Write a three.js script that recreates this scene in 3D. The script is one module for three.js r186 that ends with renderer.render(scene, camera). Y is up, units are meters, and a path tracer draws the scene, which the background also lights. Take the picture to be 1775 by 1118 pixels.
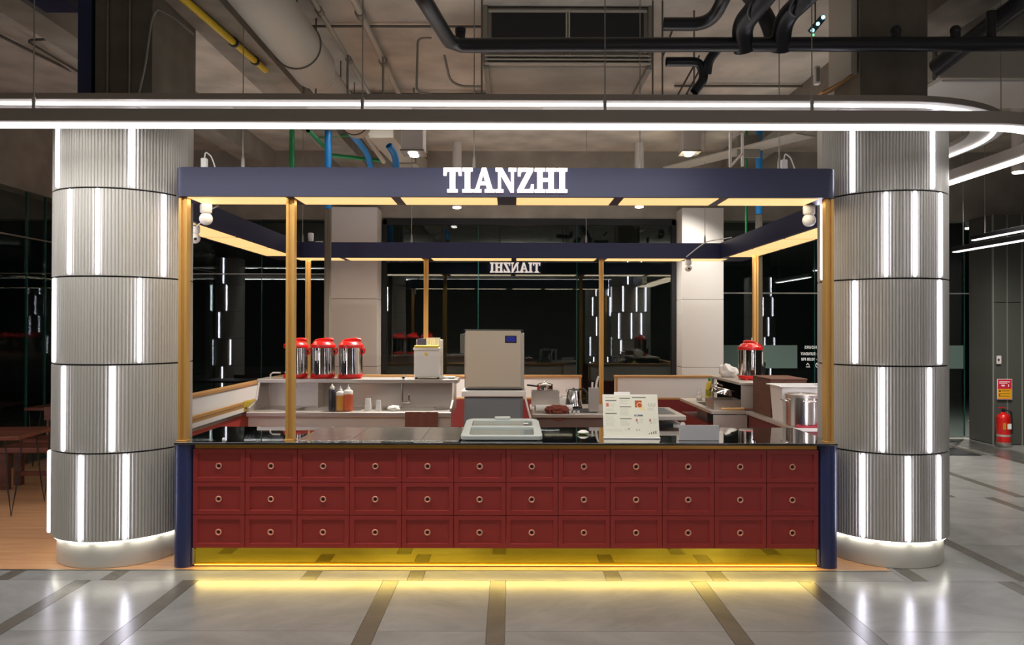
import * as THREE from 'three';
import { RoundedBoxGeometry } from 'three/addons/geometries/RoundedBoxGeometry.js';
import { TextGeometry } from 'three/addons/geometries/TextGeometry.js';
import { FontLoader } from 'three/addons/loaders/FontLoader.js';
import { ImprovedNoise } from 'three/addons/math/ImprovedNoise.js';
import { RectAreaLightUniformsLib } from 'three/addons/lights/RectAreaLightUniformsLib.js';
import { mergeGeometries, mergeVertices, toCreasedNormals } from 'three/addons/utils/BufferGeometryUtils.js';

// ---------------------------------------------------------------- camera, exposure, light levels
const scene = new THREE.Scene();
scene.background = new THREE.Color(0x000000);           // a closed building at night
const F = 1300, EYE = 1.764;                             // focal length in pixels of the 1775 x 1118 frame, eye height
const camera = new THREE.PerspectiveCamera(2 * Math.atan(559 / F) * 180 / Math.PI, 1775 / 1118, 0.05, 100);
camera.position.set(0, EYE, 0);
camera.rotation.order = 'YXZ';
camera.rotation.set(9 / F, -2.5 / F, 0.0022);
camera.updateMatrixWorld(true);
const renderer = new THREE.WebGLRenderer({ antialias: true });
renderer.toneMapping = THREE.LinearToneMapping;
renderer.toneMappingExposure = 1.35;
renderer.shadowMap.enabled = true;
RectAreaLightUniformsLib.init();
const LEVEL = { ring: 26, tube: 4.5, tubeLight: 10, panel: 0.7, panelLight: 2.4, up: 5, kick: 0.7, sign: 1.5, rearSign: 6, down: 50, mall: 25, stall: 22 };
const COOL = new THREE.Color(1.0, 0.965, 0.95), TUBE = new THREE.Color(0.86, 0.84, 1.0), WARM = new THREE.Color(1.0, 0.63, 0.25), PANEL_LIGHT = new THREE.Color(1, 0.9, 0.74), AMBER = new THREE.Color(1.0, 0.55, 0.06);

// ---------------------------------------------------------------- helpers
const used = {};
function numbered(n) { const k = (used[n] = (used[n] ?? -1) + 1); return k ? `${n}_${String(k).padStart(3, '0')}` : n; }
function shade(o) { o.traverse((c) => { if (c.isMesh) { c.castShadow = true; c.receiveShadow = true; } }); return o; }
function thing(name, label, category, p = [0, 0, 0], group, turn = 0) {
  const o = new THREE.Group(); o.name = numbered(name); o.position.set(...p); o.rotation.y = turn;
  o.userData = { label, category }; if (group) o.userData.group = group;
  scene.add(o); return o;
}
function one(name, label, category, geo, mat, p = [0, 0, 0], group) {
  const o = new THREE.Mesh(geo, mat); o.name = numbered(name); o.position.set(...p);
  o.userData = { label, category }; if (group) o.userData.group = group;
  scene.add(o); return o;
}
function part(parent, name, geo, mat, p, label) {
  const o = new THREE.Mesh(geo, mat); o.name = name; if (p) o.position.set(...p);
  if (label) o.userData.label = label;
  parent.add(o); return o;
}
function struct(name, geo, mat, p = [0, 0, 0]) {
  const o = new THREE.Mesh(geo, mat); o.name = name; o.position.set(...p); o.userData.kind = 'structure'; scene.add(o); return o;
}
function copyOf(src, p, label, turn = 0) {
  const c = src.clone(); c.name = numbered(src.name.replace(/_\d{3}$/, '')); c.position.set(...p); c.rotation.y = turn;
  c.userData = { ...src.userData, label }; scene.add(c); return c;
}
// a measured spot of the photograph at the distance d from the viewer's wall plane, as a place in the room
const ray = new THREE.Vector3(), SURVEY = new THREE.Quaternion().setFromEuler(new THREE.Euler(9 / 1300, -2.5 / 1300, 0.0022, 'YXZ'));
function at(px, py, d) {
  ray.set((px - 887.5) / F, (559 - py) / F, -1).applyQuaternion(SURVEY);
  return [ray.x * d / -ray.z, EYE + ray.y * d / -ray.z, -d];
}
const V = (a) => new THREE.Vector3(...a);
const X = (px, d) => (px - 885) / F * d, Y = (py, d) => EYE - (py - 568) / F * d;
const box = (w, h, d) => new THREE.BoxGeometry(w, h, d);
const rbox = (w, h, d, r = 0.008, s = 2) => new RoundedBoxGeometry(w, h, d, s, Math.min(r, w / 2.01, h / 2.01, d / 2.01));
const cyl = (r, h, s = 24, r2 = r) => new THREE.CylinderGeometry(r2, r, h, s);
const move = (g, x, y, z) => g.translate(x, y, z);
const lathe = (pts, s = 40) => new THREE.LatheGeometry(pts.map(([x, y]) => new THREE.Vector2(Math.max(x, 0.0001), y)), s);
function tube(pts, r, seg = 8, curved = true, n) {
  const v = pts.map((p) => V(p));
  let c;
  if (curved) c = new THREE.CatmullRomCurve3(v, false, 'catmullrom', 0.3);
  else { c = new THREE.CurvePath(); for (let i = 1; i < v.length; i++) c.add(new THREE.LineCurve3(v[i - 1], v[i])); }
  return new THREE.TubeGeometry(c, n ?? (v.length - 1) * (curved ? 10 : 2), r, seg, false);
}
// straight pipe runs joined by swept elbows of radius R
function pipe(pts, r, R = 0.12, seg = 14) {
  const v = pts.map((p) => V(p)), c = new THREE.CurvePath();
  let prev = v[0];
  for (let i = 1; i < v.length; i++) {
    if (i === v.length - 1) { c.add(new THREE.LineCurve3(prev, v[i])); break; }
    const a = v[i].clone().sub(v[i - 1]), b = v[i + 1].clone().sub(v[i]);
    const k = Math.min(R, a.length() * 0.45, b.length() * 0.45);
    const p0 = v[i].clone().addScaledVector(a.normalize(), -k), p1 = v[i].clone().addScaledVector(b.normalize(), k);
    c.add(new THREE.LineCurve3(prev, p0)); c.add(new THREE.QuadraticBezierCurve3(p0, v[i].clone(), p1)); prev = p1;
  }
  return new THREE.TubeGeometry(c, 16 * (v.length - 1), r, seg, false);
}
function roundRect(w, h, r, x = -w / 2, y = -h / 2, S = THREE.Shape) {
  const s = new S();
  s.moveTo(x + r, y); s.lineTo(x + w - r, y); s.absarc(x + w - r, y + r, r, -Math.PI / 2, 0); s.lineTo(x + w, y + h - r); s.absarc(x + w - r, y + h - r, r, 0, Math.PI / 2);
  s.lineTo(x + r, y + h); s.absarc(x + r, y + h - r, r, Math.PI / 2, Math.PI); s.lineTo(x, y + r); s.absarc(x + r, y + r, r, Math.PI, Math.PI * 1.5);
  return s;
}
// a plan outline (x right, y towards the camera) raised to the height h
function rise(shape, h, curve = 10) { const g = new THREE.ExtrudeGeometry(shape, { depth: h, bevelEnabled: false, curveSegments: curve }); g.rotateX(-Math.PI / 2); g.scale(1, 1, -1); flip(g); return toCreasedNormals(g, 0.6); }
function flip(g) { const i = g.index; if (i) { for (let k = 0; k < i.count; k += 3) { const a = i.getX(k); i.setX(k, i.getX(k + 1)); i.setX(k + 1, a); } } else { for (const n of Object.keys(g.attributes)) { const a = g.attributes[n], s = a.itemSize; for (let k = 0; k < a.count; k += 3) for (let j = 0; j < s; j++) { const t = a.array[k * s + j]; a.array[k * s + j] = a.array[(k + 1) * s + j]; a.array[(k + 1) * s + j] = t; } } } return g; }
// nested rectangles [w, h, z] joined by faces, the last one closed: shaker fronts, bowls, trays (facing +z)
function rings(list, cx = 0, cy = 0) {
  const pos = [], q = (a, b, c, d) => pos.push(...a, ...b, ...c, ...a, ...c, ...d);
  const cor = ([w, h, z]) => [[cx - w / 2, cy - h / 2, z], [cx + w / 2, cy - h / 2, z], [cx + w / 2, cy + h / 2, z], [cx - w / 2, cy + h / 2, z]];
  for (let i = 1; i < list.length; i++) { const A = cor(list[i - 1]), B = cor(list[i]); for (let k = 0; k < 4; k++) q(A[k], A[(k + 1) % 4], B[(k + 1) % 4], B[k]); }
  const L = cor(list[list.length - 1]); q(L[0], L[1], L[2], L[3]);
  const g = new THREE.BufferGeometry(); g.setAttribute('position', new THREE.Float32BufferAttribute(pos, 3));
  const uv = []; for (let i = 0; i < pos.length; i += 3) uv.push(pos[i], pos[i + 1]);
  g.setAttribute('uv', new THREE.Float32BufferAttribute(uv, 2)); g.computeVertexNormals(); return g;
}
// a rail: the closed profile [across, up] swept along the plan path [x, z]
function rail(path, prof) {
  const n = path.length, m = prof.length, P = [], idx = [];
  for (let i = 0; i < n; i++) {
    const a = path[Math.max(i - 1, 0)], b = path[Math.min(i + 1, n - 1)];
    let tx = b[0] - a[0], tz = b[1] - a[1]; const l = Math.hypot(tx, tz); tx /= l; tz /= l;
    for (const [o, y] of prof) P.push(path[i][0] - tz * o, y, path[i][1] + tx * o);
  }
  for (let i = 0; i < n - 1; i++) for (let k = 0; k < m; k++) { const a = i * m + k, b = i * m + (k + 1) % m, c = a + m, d = b + m; idx.push(a, c, b, b, c, d); }
  for (let k = 1; k < m - 1; k++) { idx.push(0, k, k + 1); const e = (n - 1) * m; idx.push(e, e + k + 1, e + k); }
  const g = new THREE.BufferGeometry(); g.setAttribute('position', new THREE.Float32BufferAttribute(P, 3)); g.setIndex(idx);
  g.setAttribute('uv', new THREE.Float32BufferAttribute(new Array(P.length / 3 * 2).fill(0), 2));
  return toCreasedNormals(g, 0.5);
}
function merge(...g) { return mergeGeometries(g.map((x) => { const y = x.index ? x.toNonIndexed() : x; for (const k of Object.keys(y.attributes)) if (!['position', 'normal', 'uv'].includes(k)) y.deleteAttribute(k); return y; })); }
function areaLight(name, p, w, h, dir, color, intensity) {
  const l = new THREE.RectAreaLight(color, intensity, w, h); l.name = name; l.position.set(...p); scene.add(l);
  l.up.set(Math.abs(dir[1]) > 0.9 ? 0 : 0, Math.abs(dir[1]) > 0.9 ? 0 : 1, Math.abs(dir[1]) > 0.9 ? 1 : 0);
  l.lookAt(p[0] + dir[0], p[1] + dir[1], p[2] + dir[2]); return l;
}
let seed = 7; const rnd = () => { seed = (seed * 1664525 + 1013904223) >>> 0; return seed / 4294967296; };

// ---------------------------------------------------------------- textures
const noise = new ImprovedNoise();
function fbm(x, y, z, oct = 5) { let s = 0, a = 0.5; for (let i = 0; i < oct; i++) { s += a * noise.noise(x, y, z + i * 7.3); x *= 2.03; y *= 2.03; a *= 0.5; } return s; }
function texture(size, f, srgb = true) {
  const d = new Uint8Array(size * size * 4);
  for (let j = 0; j < size; j++) for (let i = 0; i < size; i++) { const c = f(i / size, j / size), k = (j * size + i) * 4; for (let n = 0; n < 3; n++) d[k + n] = Math.max(0, Math.min(255, (c.length ? c[n] : c) * 255)); d[k + 3] = 255; }
  const t = new THREE.DataTexture(d, size, size); t.wrapS = t.wrapT = THREE.MirroredRepeatWrapping; t.magFilter = THREE.LinearFilter; t.minFilter = THREE.LinearFilter;
  if (srgb) t.colorSpace = THREE.SRGBColorSpace; t.needsUpdate = true; return t;
}
const rep = (t, x, y = x) => { const c = t.clone(); c.repeat.set(x, y); c.needsUpdate = true; return c; };
const marbleT = texture(768, (u, v) => {           // grey stone-look porcelain: clouds drawn out along a diagonal, thin pale and dark veins
  const x = u * 5 + v * 2.2, y = v * 9 - u * 5;
  const c = fbm(x * 0.9, y * 0.9, 1.5, 6), w = fbm(x * 0.6 + 9, y * 1.6, 4.2, 6);
  const vein = Math.pow(Math.max(0, 1 - Math.abs(w) * 9), 3) * 0.5, g = 0.76 + c * 0.13 - vein * 0.05 + (rnd() - 0.5) * 0.02;
  return [g, g * 0.997, g * 0.985];
});
const concreteT = texture(512, (u, v) => { const g = 0.82 + 0.2 * fbm(u * 6, v * 6, 8, 6) + (rnd() - 0.5) * 0.03; return [g, g * 0.985, g * 0.955]; });
const woodT = (base, dark, k = 1) => texture(512, (u, v) => {
  const r = fbm(u * 2.5 * k, v * 26 * k, 2.7, 5), s = Math.sin((v * 30 + r * 5) * 2.1) * 0.1, m = Math.min(1, Math.max(0, 0.5 + r * 1.1 + s));
  return base.map((b, i) => b + (dark[i] - b) * m * 0.7);
});
const floorWoodT = texture(768, (u, v) => {
  const row = Math.floor(v * 12), r = fbm(u * 4 + row * 5.1, v * 44, 6.1, 5), tone = 0.96 + 0.08 * (((row * 7919) % 13) / 13), m = 0.5 + r * 0.9;
  return [0.78 * tone - m * 0.12, 0.60 * tone - m * 0.12, 0.44 * tone - m * 0.11];
});
const brushT = texture(256, (u, v) => 0.8 + 0.13 * fbm(u * 1.5, v * 90, 5.5, 3), false);

// ---------------------------------------------------------------- materials
const std = (o) => new THREE.MeshStandardMaterial(o), phy = (o) => new THREE.MeshPhysicalMaterial(o);
const glow = (c, k, base = 0xf4f2ee) => std({ color: base, roughness: 0.5, emissive: c, emissiveIntensity: k });
const M = {
  concrete: std({ color: 0xd8d4cb, roughness: 0.92, map: rep(concreteT, 0.4) }),
  beam: std({ color: 0x9c978e, roughness: 0.92, map: rep(concreteT, 0.6) }),
  coreDark: std({ color: 0x7a7468, roughness: 0.9, map: rep(concreteT, 0.6) }),
  upper: std({ color: 0xb0aba2, roughness: 0.92, map: rep(concreteT, 0.4) }),
  mallWall: std({ color: 0x6d6862, roughness: 0.9, map: rep(concreteT, 0.3) }),
  night: std({ color: 0x3f494b, roughness: 0.95 }),
  nightFloor: std({ color: 0x5c5e5c, roughness: 0.6 }),
  grout: std({ color: 0x8f8b84, roughness: 0.9 }),
  tile: std({ color: 0xb2b2af, roughness: 0.23, map: marbleT }),
  bandTile: std({ color: 0x7c776e, roughness: 0.26, map: marbleT }),
  floorWood: std({ color: 0xffffff, roughness: 0.45, map: floorWoodT }),
  trimSteel: std({ color: 0x9a988f, roughness: 0.35, metalness: 0.9 }),
  ribs: std({ color: 0xbdbab2, roughness: 0.42, metalness: 0.3 }),
  plain: std({ color: 0xb4b1aa, roughness: 0.5, metalness: 0.3 }),
  colBase: std({ color: 0xc6c3ba, roughness: 0.4, metalness: 0.2 }),
  navy: std({ color: 0x282c4a, roughness: 0.42 }),
  navyPost: std({ color: 0x272f58, roughness: 0.32 }),
  red: std({ color: 0x8e2822, roughness: 0.5 }),
  redDark: std({ color: 0x6a1a1c, roughness: 0.5 }),
  gold: std({ color: 0xe2b264, roughness: 0.34, metalness: 0.6 }),
  goldTrim: std({ color: 0xb58a55, roughness: 0.5, metalness: 0.3 }),
  brass: std({ color: 0xe8c838, roughness: 0.06, metalness: 1 }),
  brassSatin: std({ color: 0xe3a748, roughness: 0.32, metalness: 0.6 }),
  copper: std({ color: 0xe2a288, roughness: 0.35, metalness: 0.45 }),
  blackGloss: phy({ color: 0x060607, roughness: 0.045, ior: 1.75, clearcoat: 1, clearcoatRoughness: 0.02 }),
  black: std({ color: 0x121214, roughness: 0.45 }),
  pvcBlack: std({ color: 0x17181d, roughness: 0.38 }),
  steel: std({ color: 0xc6beb6, roughness: 0.5, metalness: 0.94, roughnessMap: rep(brushT, 1, 1) }),
  steelSoft: std({ color: 0xc4bdb3, roughness: 0.45, metalness: 0.55 }),
  steelDark: std({ color: 0x6a6c6e, roughness: 0.42, metalness: 0.5 }),
  brushed: std({ color: 0xd8d3cc, roughness: 0.22, metalness: 1 }),
  mirror: std({ color: 0xdedad6, roughness: 0.07, metalness: 1 }),
  white: std({ color: 0xe6e4df, roughness: 0.45 }),
  whiteWall: std({ color: 0xcfcdca, roughness: 0.55 }),
  panelWall: std({ color: 0xc9c4be, roughness: 0.5 }),
  greyCard: std({ color: 0xb9b9ba, roughness: 0.6 }),
  plasticRed: phy({ color: 0xd8150d, roughness: 0.28, clearcoat: 0.5 }),
  extRed: phy({ color: 0xc4120e, roughness: 0.25, clearcoat: 0.7 }),
  yellow: std({ color: 0xe3c63c, roughness: 0.5 }),
  yellowPipe: std({ color: 0xc9ab12, roughness: 0.45 }),
  orange: std({ color: 0xd9531d, roughness: 0.5 }),
  duct: std({ color: 0xa8a193, roughness: 0.6, metalness: 0.25 }),
  galv: std({ color: 0x8a867c, roughness: 0.5, metalness: 0.6 }),
  rod: std({ color: 0x5b554d, roughness: 0.6, metalness: 0.4 }),
  cable: std({ color: 0x9d988f, roughness: 0.5, metalness: 0.7 }),
  railBody: std({ color: 0x8d8379, roughness: 0.5, metalness: 0.2 }),
  railPale: std({ color: 0xc9c3bc, roughness: 0.55 }),
  blue: std({ color: 0x1f7fc4, roughness: 0.4 }),
  green: std({ color: 0x128044, roughness: 0.45 }),
  glass: phy({ color: 0xe9f2ee, roughness: 0, transmission: 1, thickness: 0, ior: 1.62 }),
  cupPlastic: phy({ color: 0xf4f4f2, roughness: 0.12, transmission: 0.6, thickness: 0, ior: 1.45 }),
  clear: phy({ color: 0xffffff, roughness: 0.02, transmission: 1, thickness: 0, ior: 1.45 }),
  frosted: phy({ color: 0x6d877d, roughness: 0.85, transmission: 0.5, thickness: 0 }),
  glassEdge: phy({ color: 0x1f4a44, roughness: 0.15, clearcoat: 0.6 }),
  frame: std({ color: 0x1b1c1d, roughness: 0.5, metalness: 0.4 }),
  panelDark: std({ color: 0x55564f, roughness: 0.42, metalness: 0.25 }),
  jointLight: std({ color: 0xa9a89f, roughness: 0.4, metalness: 0.6 }),
  walnut: std({ color: 0xffffff, roughness: 0.5, map: rep(woodT([0.46, 0.28, 0.2], [0.27, 0.15, 0.1]), 1.4, 1.4) }),
  tableWood: std({ color: 0xffffff, roughness: 0.4, map: rep(woodT([0.44, 0.24, 0.17], [0.2, 0.1, 0.07]), 0.8, 0.8) }),
  paleWood: std({ color: 0xc79a62, roughness: 0.6 }),
  cloth: std({ color: 0x6b3826, roughness: 0.9 }),
  leather: std({ color: 0x7c3420, roughness: 0.6 }),
  lidFrame: std({ color: 0xb4bbb6, roughness: 0.4 }),
  lidGlass: phy({ color: 0xdfe8e6, roughness: 0.08, transmission: 0.85, thickness: 0, ior: 1.5 }),
  screenBlue: std({ color: 0x101326, roughness: 0.2, emissive: 0x2a2f86, emissiveIntensity: 0.5 }),
  soyBlack: phy({ color: 0x20222b, roughness: 0.25, clearcoat: 0.5 }),
  syrupGold: phy({ color: 0xc08a3a, roughness: 0.2, clearcoat: 0.4 }),
  syrupRed: phy({ color: 0xc05a34, roughness: 0.2, clearcoat: 0.4 }),
  bottleTop: std({ color: 0xddd9d0, roughness: 0.4 }),
  mat: std({ color: 0x17181a, roughness: 0.95 }),
  pinkRed: std({ color: 0xb8293f, roughness: 0.5 }),
  limeDish: std({ color: 0xcfe09a, roughness: 0.35 }),
};
M.ring = glow(COOL, 1.7); M.tube = glow(TUBE, LEVEL.tube); M.panel = glow(WARM, LEVEL.panel, 0xffe2b0); M.kick = glow(AMBER, LEVEL.kick, 0xffd9a0);
M.sign = glow(new THREE.Color(1, 0.80, 0.72), LEVEL.sign); M.signRear = glow(new THREE.Color(1, 0.80, 0.72), LEVEL.rearSign); M.lens = glow(new THREE.Color(1, 0.95, 0.88), 6); M.baseGlow = glow(new THREE.Color(1, 0.97, 0.86), 2.2);

// ================================================================ STRUCTURE
const CEIL = 4.61, BACK = 12.1;
// ground slab, ceiling slab and the outer walls of the closed hall
struct('floor', box(30, 0.2, 34), M.grout, [0, -0.112, -5]);
function uvMetres(g) {          // box mapping in metres
  const p = g.attributes.position, n = g.attributes.normal, uv = new Float32Array(p.count * 2);
  for (let i = 0; i < p.count; i++) { const ax = Math.abs(n.getX(i)), ay = Math.abs(n.getY(i)), az = Math.abs(n.getZ(i)); const [a, b] = ay >= ax && ay >= az ? [p.getX(i), p.getZ(i)] : ax > az ? [p.getZ(i), p.getY(i)] : [p.getX(i), p.getY(i)]; uv[i * 2] = a; uv[i * 2 + 1] = b; }
  g.setAttribute('uv', new THREE.BufferAttribute(uv, 2)); return g;
}
const ubox = (w, h, d) => uvMetres(box(w, h, d));
struct('ceiling', ubox(30, 0.2, 34), M.concrete, [0, CEIL + 0.1, -5]);
struct('wall_left', ubox(0.2, 5, 34), M.mallWall, [-14, 2.2, -5]);
struct('wall_right', ubox(0.2, 5, 34), M.mallWall, [14, 2.2, -5]);
struct('wall_front', ubox(28, 5, 0.2), M.mallWall, [0, 2.2, 10]);
struct('wall_beyond', ubox(28, 5, 0.2), M.night, [0, 2.2, -20]);
struct('trim_1', ubox(28, 0.012, 7.7), M.nightFloor, [0, -0.006, -16.1]);
struct('trim_2', ubox(7.6, 0.012, 3.6), M.nightFloor, [-10.1, -0.006, -10.2]);
// bulkhead over the shop glass
struct('wall_back', ubox(28, CEIL - 3.5, 0.25), M.upper, [0, (CEIL + 3.5) / 2, -BACK - 0.1]);
struct('wall_side', ubox(0.25, CEIL - 3.5, 3.4), M.upper, [-6.33, (CEIL + 3.5) / 2, -BACK + 1.7]);
struct('wall_night', ubox(7.6, 5, 0.2), M.night, [-10.2, 2.2, -8.35]);

// grey porcelain floor: tiles and dark bands, each laid singly; the bands step sideways from row to row
{
  const floor = scene.getObjectByName('floor'), oy = 0.112, T = 0.012;
  const geoCache = {};
  function slabGeo(w, l, k) {
    const key = w.toFixed(3) + l.toFixed(3) + k;
    if (!geoCache[key]) { const g = box(w, T, l), p = g.attributes.position, uv = g.attributes.uv, ou = k * 0.37, ov = k * 0.61; for (let i = 0; i < p.count; i++) uv.setXY(i, ou + p.getX(i) * 0.45, ov + p.getZ(i) * 0.45); geoCache[key] = g; }
    return geoCache[key];
  }
  const GAP = 0.003, lay = (name, x0, x1, d0, d1, mat, k) => { const w = x1 - x0 - GAP, l = d1 - d0 - GAP; if (w > 0.01 && l > 0.01) part(floor, name, slabGeo(w, l, k % 5), mat, [(x0 + x1) / 2, oy - T / 2, 5 - (d0 + d1) / 2]); };
  const rows = [[-0.6, 2.63, 0.3, -4.3, 4.6], [2.63, 5.24, -0.083, -5.2, 5.2], [5.24, 7.85, -0.666, -6.4, 7.0], [7.85, 10.46, 1.08, 2.9, 9.4], [10.46, 12.0, 0.2, 2.9, 9.8]];
  let k = 0;
  for (const [d0, d1, x0, xa, xb] of rows) for (let i = -4; i < 5; i++) {
    const b = x0 + i * 2.14, cuts = [[b - 0.054, b + 0.054, true], [b + 0.054, b + 1.34, false], [b + 1.34, b + 1.448, true], [b + 1.448, b + 2.086, false]];
    for (const [s, e, band] of cuts) {
      if (e < xa || s > xb) continue;
      const wood = d0 > 5 && d0 < 5.3;
      const a = Math.max(s, xa), z = Math.min(e, xb);
      const place = (p, q, n0, n1) => { if (band) lay('dark_band', p, q, n0, n1, M.bandTile, k++); else { const n = n1 - n0 > 1 ? 3 : 1; for (let j = 0; j < n; j++) lay('tile', p, q, n0 + (n1 - n0) * j / n, n0 + (n1 - n0) * (j + 1) / n, M.tile, k++); } };
      if (wood) {   // only a thin strip lies in front of the timber floor; to its right the tiles run on
        if (a < 2.77) place(a, Math.min(z, 2.77), d0, 5.452);
        if (z > 2.77) place(Math.max(a, 2.77), z, d0, d1);
      } else place(a, z, d0, d1);
    }
  }
  // plain margins beyond what the picture resolves
  lay('floor_margin', -14, -5.2, -5, 5.452, M.tile, 1); lay('floor_margin', 5.2, 14, -5, 5.24, M.tile, 2); lay('floor_margin', -5.2, 5.2, -9.8, -0.6, M.tile, 3);
  lay('floor_margin', 7.0, 14, 5.24, 7.85, M.tile, 4); lay('floor_margin', 9.4, 14, 7.85, 12.2, M.tile, 0); lay('floor_margin', 2.77, 2.9, 7.85, 12, M.tile, 0);
}
// timber-look floor of the seating area and the stall, with its metal edge
{
  const g = uvMetres(box(8.97, 0.012, 6.7)); g.attributes.uv.array.forEach((v, i, a) => { a[i] = v * 0.55; });
  struct('floor_timber', g, M.floorWood, [-1.715, -0.006, -8.81]);
  const l = uvMetres(box(7.8, 0.012, 2.9)); l.attributes.uv.array.forEach((v, i, a) => { a[i] = v * 0.55; });
  struct('floor_timber_left', l, M.floorWood, [-10.1, -0.006, -6.91]);
  struct('trim_3', box(16.7, 0.014, 0.02), M.trimSteel, [-5.6, -0.004, -5.456]);
}
// ceiling beams
struct('beam_1', ubox(0.42, 0.33, 9), M.beam, [-2.46, CEIL - 0.165, -8.4]);
struct('beam_2', ubox(0.42, 0.3, 9), M.beam, [3.6, CEIL - 0.15, -10.2]);
struct('beam_3', ubox(3.2, 0.28, 0.34), M.navy, [-5.1, CEIL - 0.14, -5.95]);
struct('beam_4', ubox(0.3, 0.32, 9), M.upper, [-3.95, CEIL - 0.16, -8.6]);

// shop glass at the back, the left side glass, clad pillars
function glazing(name, x0, x1, h0, h1, z, mat = M.glass) { return struct(name, box(x1 - x0, h1 - h0, 0.012), mat, [(x0 + x1) / 2, (h0 + h1) / 2, z]); }
const backPanes = [[-6.18, -5.2], [-5.19, -4.02], [-4.01, -2.86], [-2.0, -0.53], [-0.51, 1.06], [1.08, 2.6], [3.36, 4.9], [4.92, 6.3], [6.32, 7.32]];
backPanes.forEach(([a, b], i) => { const w = glazing('window_' + (i + 1), a, b, 0.02, 3.5, -BACK); part(w, 'glass_edge', box(0.014, 3.46, 0.02), M.glassEdge, [(b - a) / 2 + 0.008, 0, 0]); });
for (const [i, x] of [[1, -2.03], [2, 2.63]]) struct('window_frame_' + i, box(0.07, 3.5, 0.1), M.frame, [x, 1.75, -BACK]);
struct('window_frame_3', box(4.7, 0.1, 0.1), M.frame, [0.3, 3.47, -BACK]);
struct('trim_4', box(4.2, 0.02, 0.03), M.jointLight, [5.3, 2.33, -BACK + 0.02]);
struct('trim_5', box(3.3, 0.02, 0.03), M.jointLight, [-4.5, 2.62, -BACK + 0.02]);
[[-BACK, -11.15], [-11.13, -10.0], [-9.98, -9.62], [-9.6, -8.5]].forEach(([a, b], i) => { const w = struct('window_' + (i + 10), box(0.012, 3.48, b - a), M.glass, [-6.2, 1.76, (a + b) / 2]); part(w, 'glass_edge', box(0.03, 3.46, 0.016), M.glassEdge, [0, 0, (b - a) / 2 + 0.01]); });
struct('trim_6', box(0.03, 0.015, 3.6), M.jointLight, [-6.18, 2.9, -10.3]);
function pillar(name, x0, x1) {
  const w = x1 - x0, s = struct(name, ubox(w - 0.02, 3.62, 0.38), M.frame, [(x0 + x1) / 2, 1.81, -BACK + 0.21]);
  for (const [a, b] of [[0.02, 1.15], [1.155, 2.205], [2.211, 3.64]]) part(s, 'cladding_panel', rbox(w, b - a, 0.4, 0.004, 1), M.panelWall, [0, (a + b) / 2 - 1.81, 0.01]);
}
pillar('wall_pillar_1', -2.83, -2.08); pillar('wall_pillar_2', 2.67, 3.32);
// frosted band, dark metal panels at the right
glazing('window_film_1', 3.4, 4.62, 1.12, 1.49, -BACK + 0.02, M.frosted); glazing('window_film_2', 5.6, 7.3, 1.12, 1.49, -BACK + 0.02, M.frosted);
{
  const s = struct('wall_panels', ubox(6.6, 3.5, 0.6), M.frame, [10.66, 1.75, -11.72]);
  let x = 7.33; for (const w of [0.22, 0.225, 0.7, 0.9, 0.9, 0.9, 0.9, 0.9, 0.9]) { for (const [a, b] of [[0.01, 2.16], [2.168, 3.5]]) part(s, 'metal_panel', rbox(w - 0.012, b - a, 0.04, 0.003, 1), M.panelDark, [x + w / 2 - 10.66, (a + b) / 2 - 1.75, 0.31]); x += w; }
  part(s, 'side_panel', rbox(0.03, 3.48, 0.6, 0.003, 1), M.panelDark, [-3.3, 0, 0.02]);
  part(s, 'edge_strip', box(0.012, 3.5, 0.03), M.jointLight, [7.335 - 10.66, 0, 0.33]); part(s, 'edge_strip', box(0.01, 3.5, 0.03), M.jointLight, [7.55 - 10.66, 0, 0.325]); part(s, 'edge_strip', box(0.014, 3.5, 0.03), M.jointLight, [7.775 - 10.66, 0, 0.325]);
}
shade(scene);

// ================================================================ RIBBED COLUMNS WITH LIGHT TUBES
const RC = 0.498, ROW = 0.645, ROW0 = 0.2, ZC = -5.94;
function bandGeometry(h, arcs) {                        // ribbed towards the hall, plain behind
  const sh = new THREE.Shape(), N = 66, seg = 8;
  for (let i = 0; i < N; i++) for (let s = 0; s < seg; s++) {
    const a = Math.PI * (i + s / seg) / N, r = RC - 0.006 + 0.01 * Math.pow(Math.sin(Math.PI * s / seg), 0.6);
    const x = Math.cos(a) * r, y = Math.sin(a) * r; if (i + s === 0) sh.moveTo(x, y); else sh.lineTo(x, y);
  }
  for (let i = 0; i <= 40; i++) { const a = Math.PI * (1 + i / 40); sh.lineTo(Math.cos(a) * RC, Math.sin(a) * RC); }
  const g = new THREE.ExtrudeGeometry(sh, { depth: h, bevelEnabled: false }); g.rotateX(-Math.PI / 2); g.rotateY(0);
  g.scale(1, 1, -1); flip(g); return toCreasedNormals(g, 0.75);
}
const bandGeo = bandGeometry(ROW - 0.012), tubeGeo = new THREE.CapsuleGeometry(0.0145, ROW - 0.05, 6, 14);
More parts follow.
